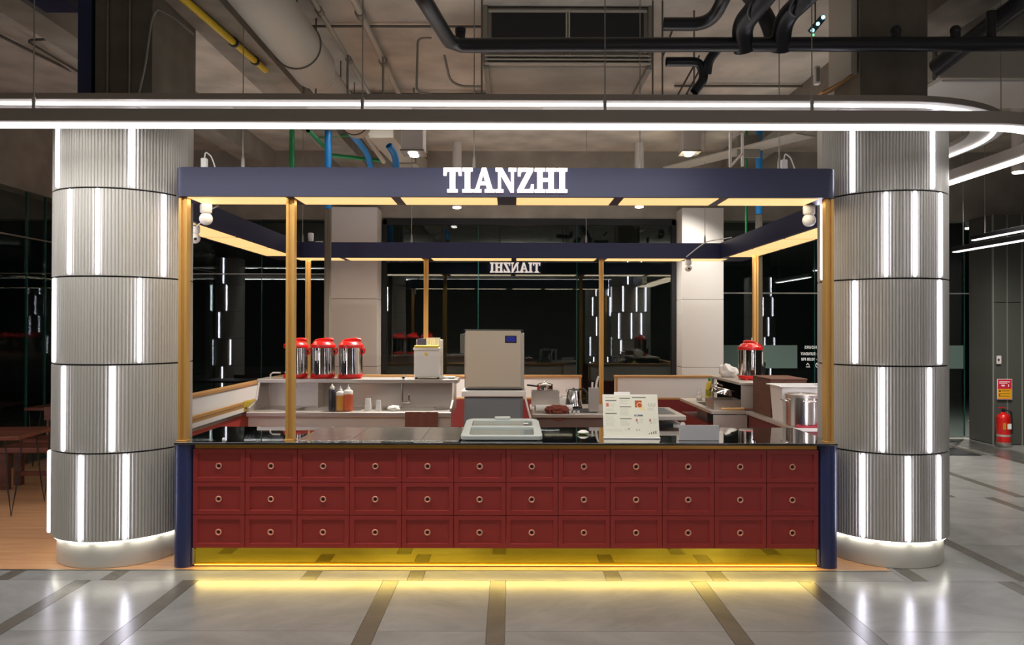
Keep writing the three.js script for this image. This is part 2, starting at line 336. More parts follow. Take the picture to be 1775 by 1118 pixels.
function column(x, rows, label, ZC = -5.94, k = 1, core = null) {
  const c = thing('column', label, 'column', [x, 0, ZC], null);
  const bs = part(c, 'base', lathe([[0, 0], [0.458, 0], [0.462, 0.004], [0.46, 0.17], [0.452, 0.176], [0.452, ROW0], [0, ROW0]], 64), M.colBase); bs.scale.set(k, 1, k);
  const gr = part(c, 'glow_ring', lathe([[0.466, 0.186], [0.484, 0.186], [0.484, 0.196], [0.466, 0.196], [0.466, 0.186]], 64), M.baseGlow, null, 'white light line under the cladding'); gr.scale.set(k, 1, k);
  for (let i = 0; i < 12; i++) { const a = i / 12 * Math.PI * 2 + 0.26; areaLight('base_light', [x + Math.cos(a) * 0.474 * k, 0.184, ZC + Math.sin(a) * 0.474 * k], 0.2, 0.014, [Math.cos(a) * 0.0, -1, Math.sin(a) * 0.0], new THREE.Color(1, 0.97, 0.86), 10).rotateZ(Math.PI / 2 - a); }
  rows.forEach((angles, r) => {
    const y0 = ROW0 + r * ROW;
    const b = part(c, 'ribbed_band', bandGeo, M.ribs, [0, y0 + 0.003, 0]); b.scale.set(k, 1, k);
    part(c, 'band_joint', new THREE.CylinderGeometry(k * RC - 0.012, k * RC - 0.012, 0.012, 48), M.frame, [0, y0 + ROW - 0.004, 0]);
    for (const deg of angles) {
      const a = deg * Math.PI / 180, nx = Math.cos(a), nz = Math.sin(a), R = RC * k + 0.01;
      part(c, 'light_tube', tubeGeo, M.tube, [nx * R, y0 + ROW / 2, nz * R]);
      areaLight('tube_light', [x + nx * (R + 0.03), y0 + ROW / 2, ZC + nz * (R + 0.03)], 0.028, ROW - 0.05, [nx, 0, nz], TUBE, LEVEL.tubeLight);
    }
  });
  const [x0, x1, d0, d1] = core || [x - 0.22, x + 0.22, -ZC - 0.3, -ZC + 0.3]; part(c, 'core', ubox(x1 - x0, CEIL - 3.43, d1 - d0), M.coreDark, [(x0 + x1) / 2 - x, (CEIL + 3.43) / 2, -(d0 + d1) / 2 - ZC]);
  return c;
}
column(-3.05, [[148, 97, 62, 262, 222], [115, 72, 240, 300], [131, 52, 258, 215], [109, 84, 32, 235, 285], [126, 58, 250]], 'ribbed metallic column of stacked drums with light tubes, left of the drinks stall', -5.94, 0.99, [-3.11, -2.684, 5.6, 6.37]);
column(2.935, [[131, 94, 63, 250, 285], [115, 74, 232, 300], [138, 61, 262, 290, 225], [177, 112, 88, 60, 238, 276, 305], [140, 70, 252, 290]], 'ribbed metallic column of stacked drums with light tubes, right of the drinks stall', -5.94, 0.935, [2.615, 3.12, 5.6, 6.05]);
const hallRows = [[240, 290, 60], [225, 268, 310], [250, 282, 120], [235, 262, 300], [248, 292, 80]];
column(-7.0, hallRows, 'ribbed light tube column further left along the hall, outside the picture, mirrored in the glass');
column(2.95, hallRows, 'ribbed light tube column at the right behind the viewer, mirrored in the glass', 0.45);
column(8.2, hallRows, 'ribbed light tube column at the far right behind the viewer, mirrored in the glass', 0.45);

// ================================================================ SUSPENDED LIGHT RINGS
function arcPath(x0, z0, cx, cz, r, zEnd, n = 18) { const p = [[x0, z0]]; for (let i = 0; i <= n; i++) { const a = Math.PI / 2 * (1 - i / n); p.push([cx + Math.cos(a) * r, cz + Math.sin(a) * r]); } p.push([cx + r, zEnd]); return p; }
function ringRail(name, label, path, y, prof, strip, cables, stripMat) {
  const o = thing(name, label, 'ceiling light', [0, 0, 0], null);
  part(o, 'housing', rail(path, prof.map(([a, b]) => [a, y + b])), M.railBody);
  part(o, 'light_strip', rail(path, strip.map(([a, b]) => [a, y + b])), stripMat, null, 'bright white diffuser');
  for (const [cx, cz] of cables) { part(o, 'suspension_cable', cyl(0.004, CEIL - y - 0.05, 8), M.cable, [cx, (CEIL + y + 0.05) / 2, cz]); part(o, 'cable_grip', cyl(0.011, 0.07, 10), M.cable, [cx, y + 0.14, cz]); }
  return o;
}
const p2 = arcPath(-9, -4.69, 2.95, -5.54, 0.85, -9.2), y2 = 3.026;
ringRail('light_rail', 'nearer suspended light rail with the thicker bright white strip, before both columns', p2, y2,
  [[-0.085, 0.004], [-0.085, 0.08], [0.085, 0.08], [0.085, 0.004]], [[-0.044, -0.01], [-0.05, 0.006], [0.05, 0.006], [0.044, -0.01]],
  [57, 627, 1048, 1408].map((px) => [X(px, 4.69), -4.69]).concat([[3.03 + 0.35, -4.81]]), M.ring);
const p1 = arcPath(-9, -5.12, 2.62, -6.3, 1.18, -8.6), y1 = 3.287;
const ring1 = ringRail('light_rail', 'farther suspended light rail with a thin strip, curving round the right column', p1, y1,
  [[-0.12, 0], [-0.12, 0.038], [0.12, 0.038], [0.12, 0]], [[0.03, -0.018], [0.026, 0.004], [0.062, 0.004], [0.058, -0.018]],
  [[X(1737, 6.2), -6.2]], M.ring);
part(ring1, 'soffit', rail(p1, [[-0.118, y1 - 0.004], [-0.118, y1 + 0.001], [0.118, y1 + 0.001], [0.118, y1 - 0.004]]), M.white);
for (const [a, b] of [[80, 250], [410, 535], [715, 940], [1445, 1605]]) part(ring1, 'mounting_plate', rbox(X(b, 5.26) - X(a, 5.26), 0.01, 0.12, 0.003, 1), M.railPale, [X((a + b) / 2, 5.26), y1 - 0.003, -5.225]);
for (let x = -7.5; x < 2.9; x += 2.6) { areaLight('ring_light', [x, y2 - 0.022, -4.69], 2.55, 0.09, [0, -1, 0], COOL, LEVEL.ring); areaLight('ring_light', [x - 0.2, y1 - 0.028, -5.076], 2.55, 0.036, [0, -1, 0], COOL, LEVEL.ring); }
areaLight('ring_light', [3.8, y2 - 0.022, -7.3], 0.12, 3.5, [0, -1, 0], COOL, LEVEL.ring * 0.8);
areaLight('ring_light', [3.77, y1 - 0.022, -7.5], 0.036, 2.2, [0, -1, 0], COOL, LEVEL.ring * 0.8);
areaLight('ring_light', [3.5, y2 - 0.022, -4.98], 0.5, 0.1, [0, -1, 0], COOL, LEVEL.ring * 0.8);
// linear pendants in the aisle on the right
for (const [x, y, z0, z1, label] of [[5.78, 2.765, -7.9, -9.75, 'lower straight pendant light bar in the aisle right of the stall'], [6.55, 3.02, -8.0, -10.6, 'upper straight pendant light bar in the aisle, before the dark metal panels']]) {
  const o = thing('pendant_light', label, 'ceiling light', [x, y, (z0 + z1) / 2], 'straight pendant lights over the right aisle'), L = z0 - z1;
  part(o, 'housing', rbox(0.09, 0.06, L, 0.006, 1), M.black, [0, 0.03, 0]); part(o, 'light_strip', rbox(0.07, 0.016, L - 0.02, 0.004, 1), M.ring, [0, -0.004, 0]);
  for (const k of [-0.4, 0.4]) part(o, 'suspension_cable', cyl(0.004, CEIL - y - 0.05, 8), M.cable, [0, (CEIL - y) / 2 + 0.03, k * L]);
  areaLight('pendant_glow', [x, y - 0.02, (z0 + z1) / 2], 0.07, L - 0.02, [0, -1, 0], COOL, LEVEL.ring * 0.8);
}
// linear lamps on the ceiling over the stall
for (const [x, label] of [[-2.0, 'left'], [0.1, 'middle'], [1.75, 'right']]) {
  const o = thing('ceiling_lamp', 'linear ceiling lamp over the stall above the light rails, ' + label + ' of three', 'ceiling light', [x, 4.42, -9.1]);
  part(o, 'housing', rbox(1.2, 0.08, 0.14, 0.008, 1), M.railPale, [0, 0.05, 0]); part(o, 'lamp_diffuser', rbox(1.16, 0.02, 0.1, 0.006, 1), M.ring, [0, 0.004, 0]);
  for (const k of [-0.4, 0.4]) part(o, 'stem', cyl(0.008, 0.1, 8), M.rod, [k, 0.14, 0]);
  areaLight('stall_light', [x, 4.405, -9.1], 1.16, 0.1, [0, -1, 0], COOL, LEVEL.stall);
}
// lights of the hall behind the photographer
for (const [x, z, where] of [[-4.5, 1.5, 'left of three near the viewer'], [0.5, 1.5, 'middle of three near the viewer'], [5.5, 1.5, 'right of three near the viewer'], [-2, 6, 'left of two near the front wall'], [4, 6, 'right of two near the front wall']]) {
  const o = thing('pendant_light', 'straight pendant light bar in the hall behind, ' + where, 'ceiling light', [x, 3.6, z], 'pendant lights behind the viewer');
  part(o, 'housing', rbox(2.4, 0.06, 0.09, 0.006, 1), M.black, [0, 0.03, 0]); part(o, 'light_strip', rbox(2.36, 0.016, 0.07, 0.004, 1), M.ring, [0, -0.004, 0]);
  part(o, 'up_light', rbox(2.36, 0.01, 0.07, 0.004, 1), M.ring, [0, 0.064, 0]); areaLight('hall_glow', [x, 3.58, z], 2.36, 0.07, [0, -1, 0], COOL, LEVEL.mall * 3); areaLight('hall_glow', [x, 3.68, z], 2.36, 0.07, [0, 1, 0], COOL, LEVEL.mall * 3);
}

// ================================================================ CANOPY
const HB = 2.724, HT = 2.938;
function beamThing(label, shape, panels, up) {
  const o = thing('canopy_beam', label, 'beam', [0, 0, 0], 'navy canopy beams');
  part(o, 'fascia', rise(shape, HT - HB), M.navy, [0, HB, 0]);
  if (up) { const [ux, uz, uw, ul] = up; part(o, 'up_light', rbox(uw, 0.012, ul, 0.004, 1), M.ring, [ux, HT + 0.006, uz], 'concealed upward light on top'); areaLight('canopy_up_light', [ux, HT + 0.018, uz], uw, ul, [0, 1, 0], COOL, LEVEL.up); }
  for (const [x0, x1, d0, d1] of panels) {
    const w = x1 - x0, l = d1 - d0;
    part(o, 'light_panel', rbox(w, 0.012, l, 0.005, 1), M.panel, [(x0 + x1) / 2, HB + 0.001, -(d0 + d1) / 2], 'warm yellow light panel');
    areaLight('canopy_light', [(x0 + x1) / 2, HB - 0.008, -(d0 + d1) / 2], w - 0.02, l - 0.02, [0, -1, 0], PANEL_LIGHT, LEVEL.panelLight);
  }
  return o;
}
beamThing('navy front beam of the canopy carrying the lit sign, with warm panels beneath', roundRect(4.885, 0.37, 0.085, -2.48, -5.87),
  [[-2.39, -1.665], [-1.6, -0.885], [-0.815, -0.102], [0.042, 0.762], [0.836, 1.54], [1.61, 2.28]].map(([a, b]) => [a, b, 5.535, 5.84]), [-0.04, -5.76, 4.3, 0.1]);
const sideDs = [[6.6, 6.98], [7.03, 8.0], [8.06, 9.05], [9.11, 10.06]];
beamThing('navy left side beam of the canopy running back along the dark glass', roundRect(0.44, 3.9, 0.03, -3.33, -10.34), sideDs.map(([a, b]) => [-3.28, -2.93, a, b]), [-3.2, -8.4, 0.1, 3.4]);
beamThing('navy right side beam of the canopy running back, with a loose white cable over it', roundRect(0.44, 3.9, 0.03, 2.89, -10.34), sideDs.map(([a, b]) => [2.93, 3.28, a, b]), [3.2, -8.4, 0.1, 3.4]);
beamThing('navy rear beam of the canopy in front of the shop glass', roundRect(6.66, 0.42, 0.03, -3.33, -10.765),
  [[-3.0, -2.37], [-2.29, -1.24], [-1.1, 0.01], [0.08, 1.19], [1.34, 2.42], [2.5, 3.0]].map(([a, b]) => [a, b, 10.37, 10.73]), [0, -10.6, 5.6, 0.1]);
// gold posts: a U-shaped channel
function postShape(w) { const s = new THREE.Shape(), h = w / 2, t = w * 0.3, k = w * 0.24; s.moveTo(-h, -h); s.lineTo(h, -h); s.lineTo(h, h); s.lineTo(h - t, h); s.lineTo(h - t, h - k); s.lineTo(-h + t, h - k); s.lineTo(-h + t, h); s.lineTo(-h, h); s.closePath(); return s; }
for (const [x, z, h0, label] of [
  [-2.424, -5.575, 0.92, 'gold front post at the left end of the counter, beside the ribbed column'], [-1.647, -5.63, 0.92, 'gold front post standing on the counter left of the black glossy area'],
  [2.362, -5.575, 0.92, 'gold front post at the right end of the counter, beside the steel stockpot'], [-2.85, -10.56, 0, 'gold rear post behind the middle drinks dispenser'],
  [-1.19, -10.56, 0, 'gold rear post behind the white dispenser box'], [1.276, -10.56, 0, 'gold rear post right of the ice machine, behind the menu stand'], [3.2, -9.8, 0, 'gold rear post behind the single dispenser at right']]) {
  const o = thing('gold_post', label, 'post', [x, h0, z]);
  part(o, 'shaft', rise(postShape(0.062), HB - h0), M.gold); part(o, 'foot_plate', rbox(0.075, 0.008, 0.075, 0.002, 1), M.gold, [0, 0.004, 0]);
}
// sign letters, front and rear
const serif = await new FontLoader().loadAsync('fonts/droid/droid_serif_bold.typeface.json');
function sign(label, width, p, turn) {
  const o = thing('shop_sign', label, 'sign', p, null, turn); const list = []; let x = 0;
  for (const ch of 'TIANZHI') {
    const g = new TextGeometry(ch, { font: serif, size: 0.17, depth: 0.03, curveSegments: 6, bevelEnabled: true, bevelThickness: 0.002, bevelSize: 0.0045, bevelSegments: 1 });
    g.computeBoundingBox(); const b = g.boundingBox; g.translate(-b.min.x, 0, 0); list.push([g, x]); x += b.max.x - b.min.x + 0.008;
  }
  const k = width / (x - 0.008); for (const [g, dx] of list) { g.scale(k, 1, 1); g.translate(dx * k - width / 2, 0, 0); part(o, 'letter', g, turn ? M.signRear : M.sign); }
  const s = Math.cos(turn) > 0 ? 1 : -1; areaLight('sign_light', [p[0], p[1] - 0.008, p[2] + s * 0.034], width, 0.008, [0, -0.5, s], new THREE.Color(1, 0.8, 0.72), 3);
  return o;
}
sign('glowing white serif shop sign on the front canopy beam', 0.905, [X(875.5, 5.48), 2.757, -5.492], 0);
sign('glowing serif shop sign on the rear beam, seen mirrored in the shop glass', 0.9, [0.08, 2.757, -10.775], Math.PI);

// ================================================================ COUNTER
const CX0 = -2.335, DW = 0.384, DH = 0.2427, HD = 0.139;
const drawerGeo = rings([[DW - 0.004, DH - 0.004, -0.02], [DW - 0.004, DH - 0.004, 0], [DW - 0.07, DH - 0.066, 0], [DW - 0.078, DH - 0.074, -0.011]]);
const pullGeo = merge(new THREE.TorusGeometry(0.0185, 0.0052, 8, 24), cyl(0.008, 0.008, 12).rotateX(Math.PI / 2).translate(0, 0.0, -0.006));
const pullRing = new THREE.TorusGeometry(0.0185, 0.0056, 8, 24);
for (const [i0, label] of [[0, 'red cabinet of eighteen small drawers, left half of the counter front'], [6, 'red cabinet of eighteen small drawers, right half of the counter front']]) {
  const o = thing('drawer_cabinet', label, 'cabinet', [CX0 + (i0 + 3) * DW, 0, -5.53]);
  part(o, 'carcass', box(DW * 6 - 0.002, DH * 3, 0.5), M.redDark, [0, HD + DH * 1.5, -0.272]);
  for (let c = 0; c < 6; c++) for (let r = 0; r < 3; r++) {
    const d = part(o, 'drawer', drawerGeo, M.red, [(c - 2.5) * DW, HD + (r + 0.5) * DH, 0]);
    part(d, 'ring_pull', pullRing, M.copper, [-0.002, -0.004, 0.001], 'copper ring pull'); part(d, 'pull_back', cyl(0.011, 0.003, 16).rotateX(Math.PI / 2), M.black, [-0.002, -0.004, -0.0095]);
  }
}
{
  const w = DW * 12, cx = CX0 + w / 2;
  const o = thing('mirror_plinth', 'brass mirror plinth under the red drawers with an amber light line', 'plinth', [cx, 0, -5.545]);
  part(o, 'kick_plate', box(w, HD - 0.016, 0.02), M.brass, [0, HD / 2 + 0.008, -0.01]);
  part(o, 'light_line', box(w - 0.02, 0.006, 0.012), M.kick, [0, 0.012, 0.0], 'amber light line at floor level');
  for (const s of [-1, 1]) part(o, 'corner_edge', rbox(0.016, HD - 0.02, 0.012, 0.003, 1), M.trimSteel, [s * (w / 2 - 0.004), HD / 2 + 0.008, 0.012]);
  areaLight('kick_light', [cx, 0.128, -5.536], w - 0.05, 0.012, [0, -1, 0.55], new THREE.Color(1, 0.72, 0.17), 50);
  const u = one('brass_recess', 'narrow brass mirror recess between red drawers and black worktop', 'trim', box(w, 0.036, 0.02), M.brassSatin, [cx, 0.885, -5.575]);
}
const endShape = (() => { const s = new THREE.Shape(), r = 0.0725; s.moveTo(-r, -0.86 + r); s.lineTo(-r, -r); s.absarc(0, -r, r, Math.PI, 0, true); s.lineTo(r, -0.86); s.lineTo(-r, -0.86); return s; })();
for (const [x, label] of [[-2.4085, 'rounded navy end panel at the left end of the counter'], [2.3475, 'rounded navy end panel at the right end of the counter']]) {
  const o = thing('counter_end', label, 'panel', [x, 0, -5.5]);
  part(o, 'panel', rise(endShape, 0.9, 20), M.navyPost); part(o, 'cap', rise(endShape, 0.003, 20), M.navy, [0, 0.9, 0]);
}
one('counter_worktop', 'long glossy black worktop on the red drawer counter', 'worktop', rbox(4.86, 0.018, 0.875, 0.004, 2), M.blackGloss, [-0.03, 0.912, -5.928]);
{ const o = thing('steel_inset', 'brushed steel cover plate let into the worktop left of the freezer lid', 'plate', [-0.985, 0.9215, -5.93]); part(o, 'plate', rbox(1.2, 0.004, 0.72, 0.0015, 1), M.brushed, [0, 0.002, 0]); for (const x of [-0.2, 0.32]) part(o, 'seam', rbox(0.006, 0.0012, 0.72, 0.0005, 1), M.steelDark, [x, 0.0043, 0]); }
one('glass_screen', 'clear upright glass sneeze screen on the black worktop right of the gold post', 'screen', rbox(1.27, 0.63, 0.008, 0.002, 1), M.clear, [-0.97, 1.237, -5.675]);
shade(scene);
// ================================================================ STALL: LOW WALLS AND SIDE COUNTERS
function lowWall(name, label, len, p, turn, bays) {
  const o = thing(name, label, 'wall', p, null, turn);
  part(o, 'red_base', box(len, 0.78, 0.08), M.redDark, [0, 0.39, 0]);
  part(o, 'upper_panel', box(len, 0.3, 0.07), M.whiteWall, [0, 0.93, 0]);
  part(o, 'top_rail', rbox(len + 0.02, 0.032, 0.1, 0.004, 1), M.goldTrim, [0, 1.095, 0]);
  part(o, 'lower_rail', rbox(len, 0.026, 0.088, 0.003, 1), M.goldTrim, [0, 0.793, 0]);
  for (const x of bays) part(o, 'stile', rbox(0.03, 0.29, 0.088, 0.003, 1), M.goldTrim, [x, 0.94, 0]);
  return o;
}
lowWall('low_wall', 'low white and red stall wall at the rear, left of the passage', 4.07, [-1.06, 0, -10.36], 0, [-2.02, 2.02]);
lowWall('low_wall', 'low white and red stall wall at the rear, right of the passage', 1.66, [2.27, 0, -10.36], 0, [-0.81, 0.81]);
lowWall('low_wall', 'low white stall wall on the left with a gold top rail', 3.8, [-3.1, 0, -8.42], Math.PI / 2, [1.885]);
lowWall('low_wall', 'low stall wall on the right, behind the tub and stockpot', 3.8, [3.1, 0, -8.42], Math.PI / 2, [1.885]);
{ // left side counter
  const o = thing('side_counter', 'narrow black topped red counter along the left stall wall', 'counter', [-2.905, 0, -8.0]);
  part(o, 'worktop', rbox(0.29, 0.03, 3.0, 0.004, 1), M.blackGloss, [0, 0.868, 0]);
  part(o, 'carcass', box(0.26, 0.79, 2.96), M.red, [-0.01, 0.458, 0]);
  part(o, 'upstand', rbox(0.03, 0.035, 2.6, 0.004, 1), M.goldTrim, [-0.12, 0.9, -0.1]);
  one('sponge_box', 'pale yellow box on the left side counter', 'box', rbox(0.13, 0.075, 0.16, 0.012), M.yellow, [-2.84, 0.922, -8.25]);
  const t = thing('food_tray', 'orange tray on the left side counter, beside the yellow box', 'tray', [-2.85, 0.884, -8.72]);
  part(t, 'tray', rings([[0.15, 0.24, 0], [0.16, 0.25, 0.035], [0.14, 0.23, 0.035], [0.13, 0.22, 0.006]]).rotateX(-Math.PI / 2), M.orange);
  const b = thing('food_tray', 'black tray on the left side counter, beside the steel sink bench', 'tray', [-2.85, 0.884, -9.1]);
  part(b, 'tray', rings([[0.15, 0.24, 0], [0.16, 0.25, 0.035], [0.14, 0.23, 0.035], [0.13, 0.22, 0.006]]).rotateX(-Math.PI / 2), M.black);
}
// ---------------------------------------------------------------- steel sink bench
{
  const x0 = -2.74, x1 = -0.61, w = x1 - x0, cx = (x0 + x1) / 2, zf = -7.8, zb = -8.5;
  const o = thing('sink_bench', 'long stainless steel sink bench with splashback and shelf over it', 'sink', [cx, 0, zf]);
  const top = new THREE.Shape(); top.moveTo(-w / 2, 0); top.lineTo(w / 2, 0); top.lineTo(w / 2, -0.7); top.lineTo(-w / 2, -0.7); top.closePath();
  for (const [a, b] of [[-0.62, 0.08], [0.3, 0.86]]) { const h = roundRect(b - a, 0.4, 0.05, a, -0.56, THREE.Path); top.holes.push(h); }
  part(o, 'worktop', rise(top, 0.012, 6), M.steel, [0, 0.868, 0]);
  for (const [a, b] of [[-0.62, 0.08], [0.3, 0.86]]) part(o, 'bowl', rings([[b - a + 0.02, 0.42, 0], [b - a - 0.004, 0.396, 0], [b - a - 0.03, 0.37, -0.2]]).rotateX(-Math.PI / 2), M.steelSoft, [(a + b) / 2, 0.867, -0.36]);
  part(o, 'front_lip', rbox(w, 0.05, 0.025, 0.008, 3), M.steel, [0, 0.858, 0.005]);
  part(o, 'apron', box(w - 0.02, 0.2, 0.015), M.steelSoft, [0, 0.735, -0.03]);
  part(o, 'splashback', box(w - 0.05, 0.28, 0.012), M.steel, [0, 1.02, -0.66]);
  part(o, 'overshelf', rbox(w + 0.06, 0.045, 0.36, 0.008, 2), M.steel, [0.01, 1.178, -0.55]);
  const sp = new THREE.Shape(); sp.moveTo(-0.02, 0); sp.lineTo(-0.02, -0.08); sp.lineTo(-0.4, -0.29); sp.lineTo(-0.68, -0.29); sp.lineTo(-0.68, 0); sp.closePath();
  const side = () => { const g = new THREE.ExtrudeGeometry((() => { const s = new THREE.Shape(); s.moveTo(0, 0); s.lineTo(0.64, 0); s.lineTo(0.64, 0.28); s.lineTo(0.34, 0.28); s.lineTo(0.26, 0.1); s.lineTo(0, 0.04); s.closePath(); return s; })(), { depth: 0.018, bevelEnabled: true, bevelSize: 0.004, bevelThickness: 0.004, bevelSegments: 1 }); g.rotateY(Math.PI / 2); return g; };
  part(o, 'side_panel', side(), M.steel, [-w / 2, 0.88, -0.02]); part(o, 'side_panel', side(), M.steel, [w / 2 - 0.02, 0.88, -0.02]);
  part(o, 'divider', box(0.012, 0.27, 0.3), M.steelSoft, [-0.42, 1.02, -0.5]);
  for (const a of [-1, -0.1, 1]) for (const z of [-0.06, -0.62]) part(o, 'leg', cyl(0.02, 0.64, 12), M.steel, [a * (w / 2 - 0.06), 0.32, z]);
  part(o, 'drain_spout', tube([[0.0, 0.8, -0.02], [0.0, 0.74, 0.02], [0, 0.7, 0.02]], 0.012), M.steel, [w / 2 - 0.18, 0, 0]);
  const f = part(o, 'faucet', tube([[0, 0, 0], [0, 0.3, 0], [0.03, 0.36, 0.06], [0.035, 0.34, 0.14]], 0.013, 10), M.mirror, [at(697, 713, 8.3)[0] - cx, 0.88, -0.5]);
  part(f, 'lever', rbox(0.02, 0.1, 0.02, 0.006), M.mirror, [0.075, 0.1, 0]); part(f, 'mixer', cyl(0.016, 0.09, 12).rotateZ(Math.PI / 2), M.mirror, [0.04, 0.05, 0]);
  const h = part(o, 'shelf_bracket', tube([[0, 0, 0], [0, 0.06, 0], [0.11, 0.06, 0]], 0.009, 8, false), M.white, [at(469, 655, 8.3)[0] - cx, 1.2, -0.5]);
}
const towelG = (() => { const g = new THREE.PlaneGeometry(0.34, 0.16, 24, 12), p = g.attributes.position; for (let i = 0; i < p.count; i++) { const x = p.getX(i), y = p.getY(i), d = (0.08 - y) / 0.16; p.setZ(i, 0.012 * Math.sin(x * 34 + d) * d + 0.01 + 0.006 * Math.sin(x * 71)); p.setY(i, y - 0.012 * d * Math.cos(x * 9)); } const b = g.clone(); b.translate(0, 0, -0.008); flip(b); g.computeVertexNormals(); b.computeVertexNormals(); return merge(g, b); })();
one('towel', 'brown towel hanging over the front lip of the steel sink bench', 'towel', towelG, M.cloth, [at(731, 724, 7.77)[0], 0.81, -7.767]);
// bottles and glasses on the bench
function squeezeBottle(px, label, body, r, h, name = 'sauce_bottle') {
  const o = thing(name, label, 'bottle', [at(px, 713, 7.93)[0], 0.881, -7.95]);
  part(o, 'body', lathe([[0, 0], [r * 0.95, 0], [r, 0.01], [r, h * 0.62], [r * 0.98, h * 0.66], [0, h * 0.66]], 24), body);
  part(o, 'shoulder', lathe([[r * 0.98, h * 0.66], [r * 0.95, h * 0.78], [r * 0.45, h * 0.84], [0, h * 0.84]], 24), M.bottleTop);
  part(o, 'nozzle', lathe([[r * 0.42, h * 0.84], [r * 0.4, h * 0.9], [0.006, h * 0.93], [0.004, h * 1.05], [0, h * 1.05]], 16), M.bottleTop);
}
{
  const o = thing('sauce_bottle', 'black bottle with a pump loop, leftmost on the sink bench', 'bottle', [at(575, 713, 7.93)[0], 0.881, -7.95]);
  part(o, 'body', lathe([[0, 0], [0.036, 0], [0.038, 0.01], [0.038, 0.215], [0.03, 0.232], [0, 0.232]], 24), M.soyBlack);
  part(o, 'cap', lathe([[0.024, 0.232], [0.026, 0.25], [0.012, 0.262], [0.006, 0.285], [0, 0.285]], 16), M.bottleTop);
}
squeezeBottle(589.5, 'squeeze bottle of golden syrup between the black and orange bottles', M.syrupGold, 0.045, 0.25); squeezeBottle(603, 'squeeze bottle of orange red syrup on the sink bench', M.syrupRed, 0.049, 0.27);
for (const [px, s, label] of [[637, 1, 'taller upturned clear glass on the sink bench, beside the orange bottle'], [655, 0.85, 'shorter upturned clear glass on the sink bench']]) {
  const o = thing('drinking_glass', label, 'glass', [at(px, 713, 7.95)[0], 0.881, -7.98]);
  part(o, 'bowl', lathe([[0.04 * s, 0], [0.03 * s, 0.13 * s], [0.0, 0.131 * s], [0, 0.122 * s], [0.027 * s, 0.12 * s], [0.037 * s, 0], [0.04 * s, 0]], 28), M.cupPlastic);
}
{
  const g = new THREE.IcosahedronGeometry(0.05, 3), p = g.attributes.position; for (let i = 0; i < p.count; i++) { const k = 1 + 0.5 * noise.noise(p.getX(i) * 40, p.getY(i) * 40, p.getZ(i) * 40); p.setXYZ(i, p.getX(i) * k * 1.25, Math.max(-0.02, p.getY(i) * k * 0.7), p.getZ(i) * k); }
  const m = mergeVertices((g.deleteAttribute('normal'), g.deleteAttribute('uv'), g), 1e-4); m.computeVertexNormals(); m.setAttribute('uv', new THREE.Float32BufferAttribute(new Array(m.attributes.position.count * 2).fill(0), 2));
  one('plastic_bag', 'crumpled pale plastic bag on the sink bench beside the tap', 'bag', m, M.bottleTop, [at(682, 711, 7.95)[0], 0.902, -7.97]);
}
// ---------------------------------------------------------------- insulated drink dispensers
function dispenser(label, p, turn) {
  const o = thing('drink_dispenser', label, 'dispenser', p, null, turn);
  part(o, 'body', lathe([[0, 0.045], [0.122, 0.045], [0.127, 0.05], [0.127, 0.335], [0.122, 0.34], [0, 0.34]], 48), M.mirror);
  part(o, 'base', lathe([[0, 0], [0.1, 0], [0.122, 0.006], [0.134, 0.02], [0.134, 0.045], [0.128, 0.05], [0, 0.05]], 40), M.plasticRed);
  for (const a of [0.5, 2.6, 4.2]) part(o, 'foot', rbox(0.06, 0.02, 0.03, 0.006), M.plasticRed, [Math.cos(a) * 0.115, 0.009, Math.sin(a) * 0.115]);
  const l = part(o, 'lid', lathe([[0, 0.335], [0.133, 0.335], [0.136, 0.342], [0.136, 0.368], [0.128, 0.378], [0.118, 0.382], [0.108, 0.4], [0.07, 0.414], [0, 0.418]], 48), M.plasticRed);
  part(l, 'lid_grip', tube([[-0.1, 0.385, 0.02], [-0.06, 0.418, 0.02], [0.06, 0.432, 0.01], [0.115, 0.42, 0]], 0.017, 10), M.plasticRed);
  part(o, 'carry_handle', tube([[0.128, 0.31, 0.02], [0.155, 0.33, 0.02], [0.158, 0.29, 0.02], [0.13, 0.26, 0.02]], 0.01, 8), M.plasticRed);
  const t = part(o, 'tap', rbox(0.034, 0.09, 0.04, 0.01), M.black, [-0.045, 0.11, 0.142]); part(t, 'tap_lever', rbox(0.02, 0.055, 0.016, 0.005), M.black, [0, 0.06, 0.02]); part(t, 'spout', cyl(0.011, 0.03, 12), M.black, [0, -0.055, 0.008]);
  part(o, 'level_gauge', rbox(0.016, 0.14, 0.012, 0.004), M.bottleTop, [-0.045, 0.24, 0.126]);
  part(o, 'side_latch', rbox(0.014, 0.05, 0.03, 0.004), M.black, [0.13, 0.29, 0]);
  return o;
}
dispenser('steel drink dispenser with red lid, leftmost, directly behind the gold counter post', [at(513, 655, 8.33)[0], 1.2005, -8.33], 0.15);
dispenser('steel drink dispenser with red lid, middle of three on the sink shelf', [at(560, 655, 8.33)[0], 1.2005, -8.33], 0.05);
dispenser('steel drink dispenser with red lid, nearest the white pillar on the sink shelf', [at(608, 655, 8.33)[0], 1.2005, -8.33], -0.05);
dispenser('steel drink dispenser with red lid, alone on the right rack above the pots', [at(1303, 655, 8.45)[0], 1.1825, -8.5], 1.9);
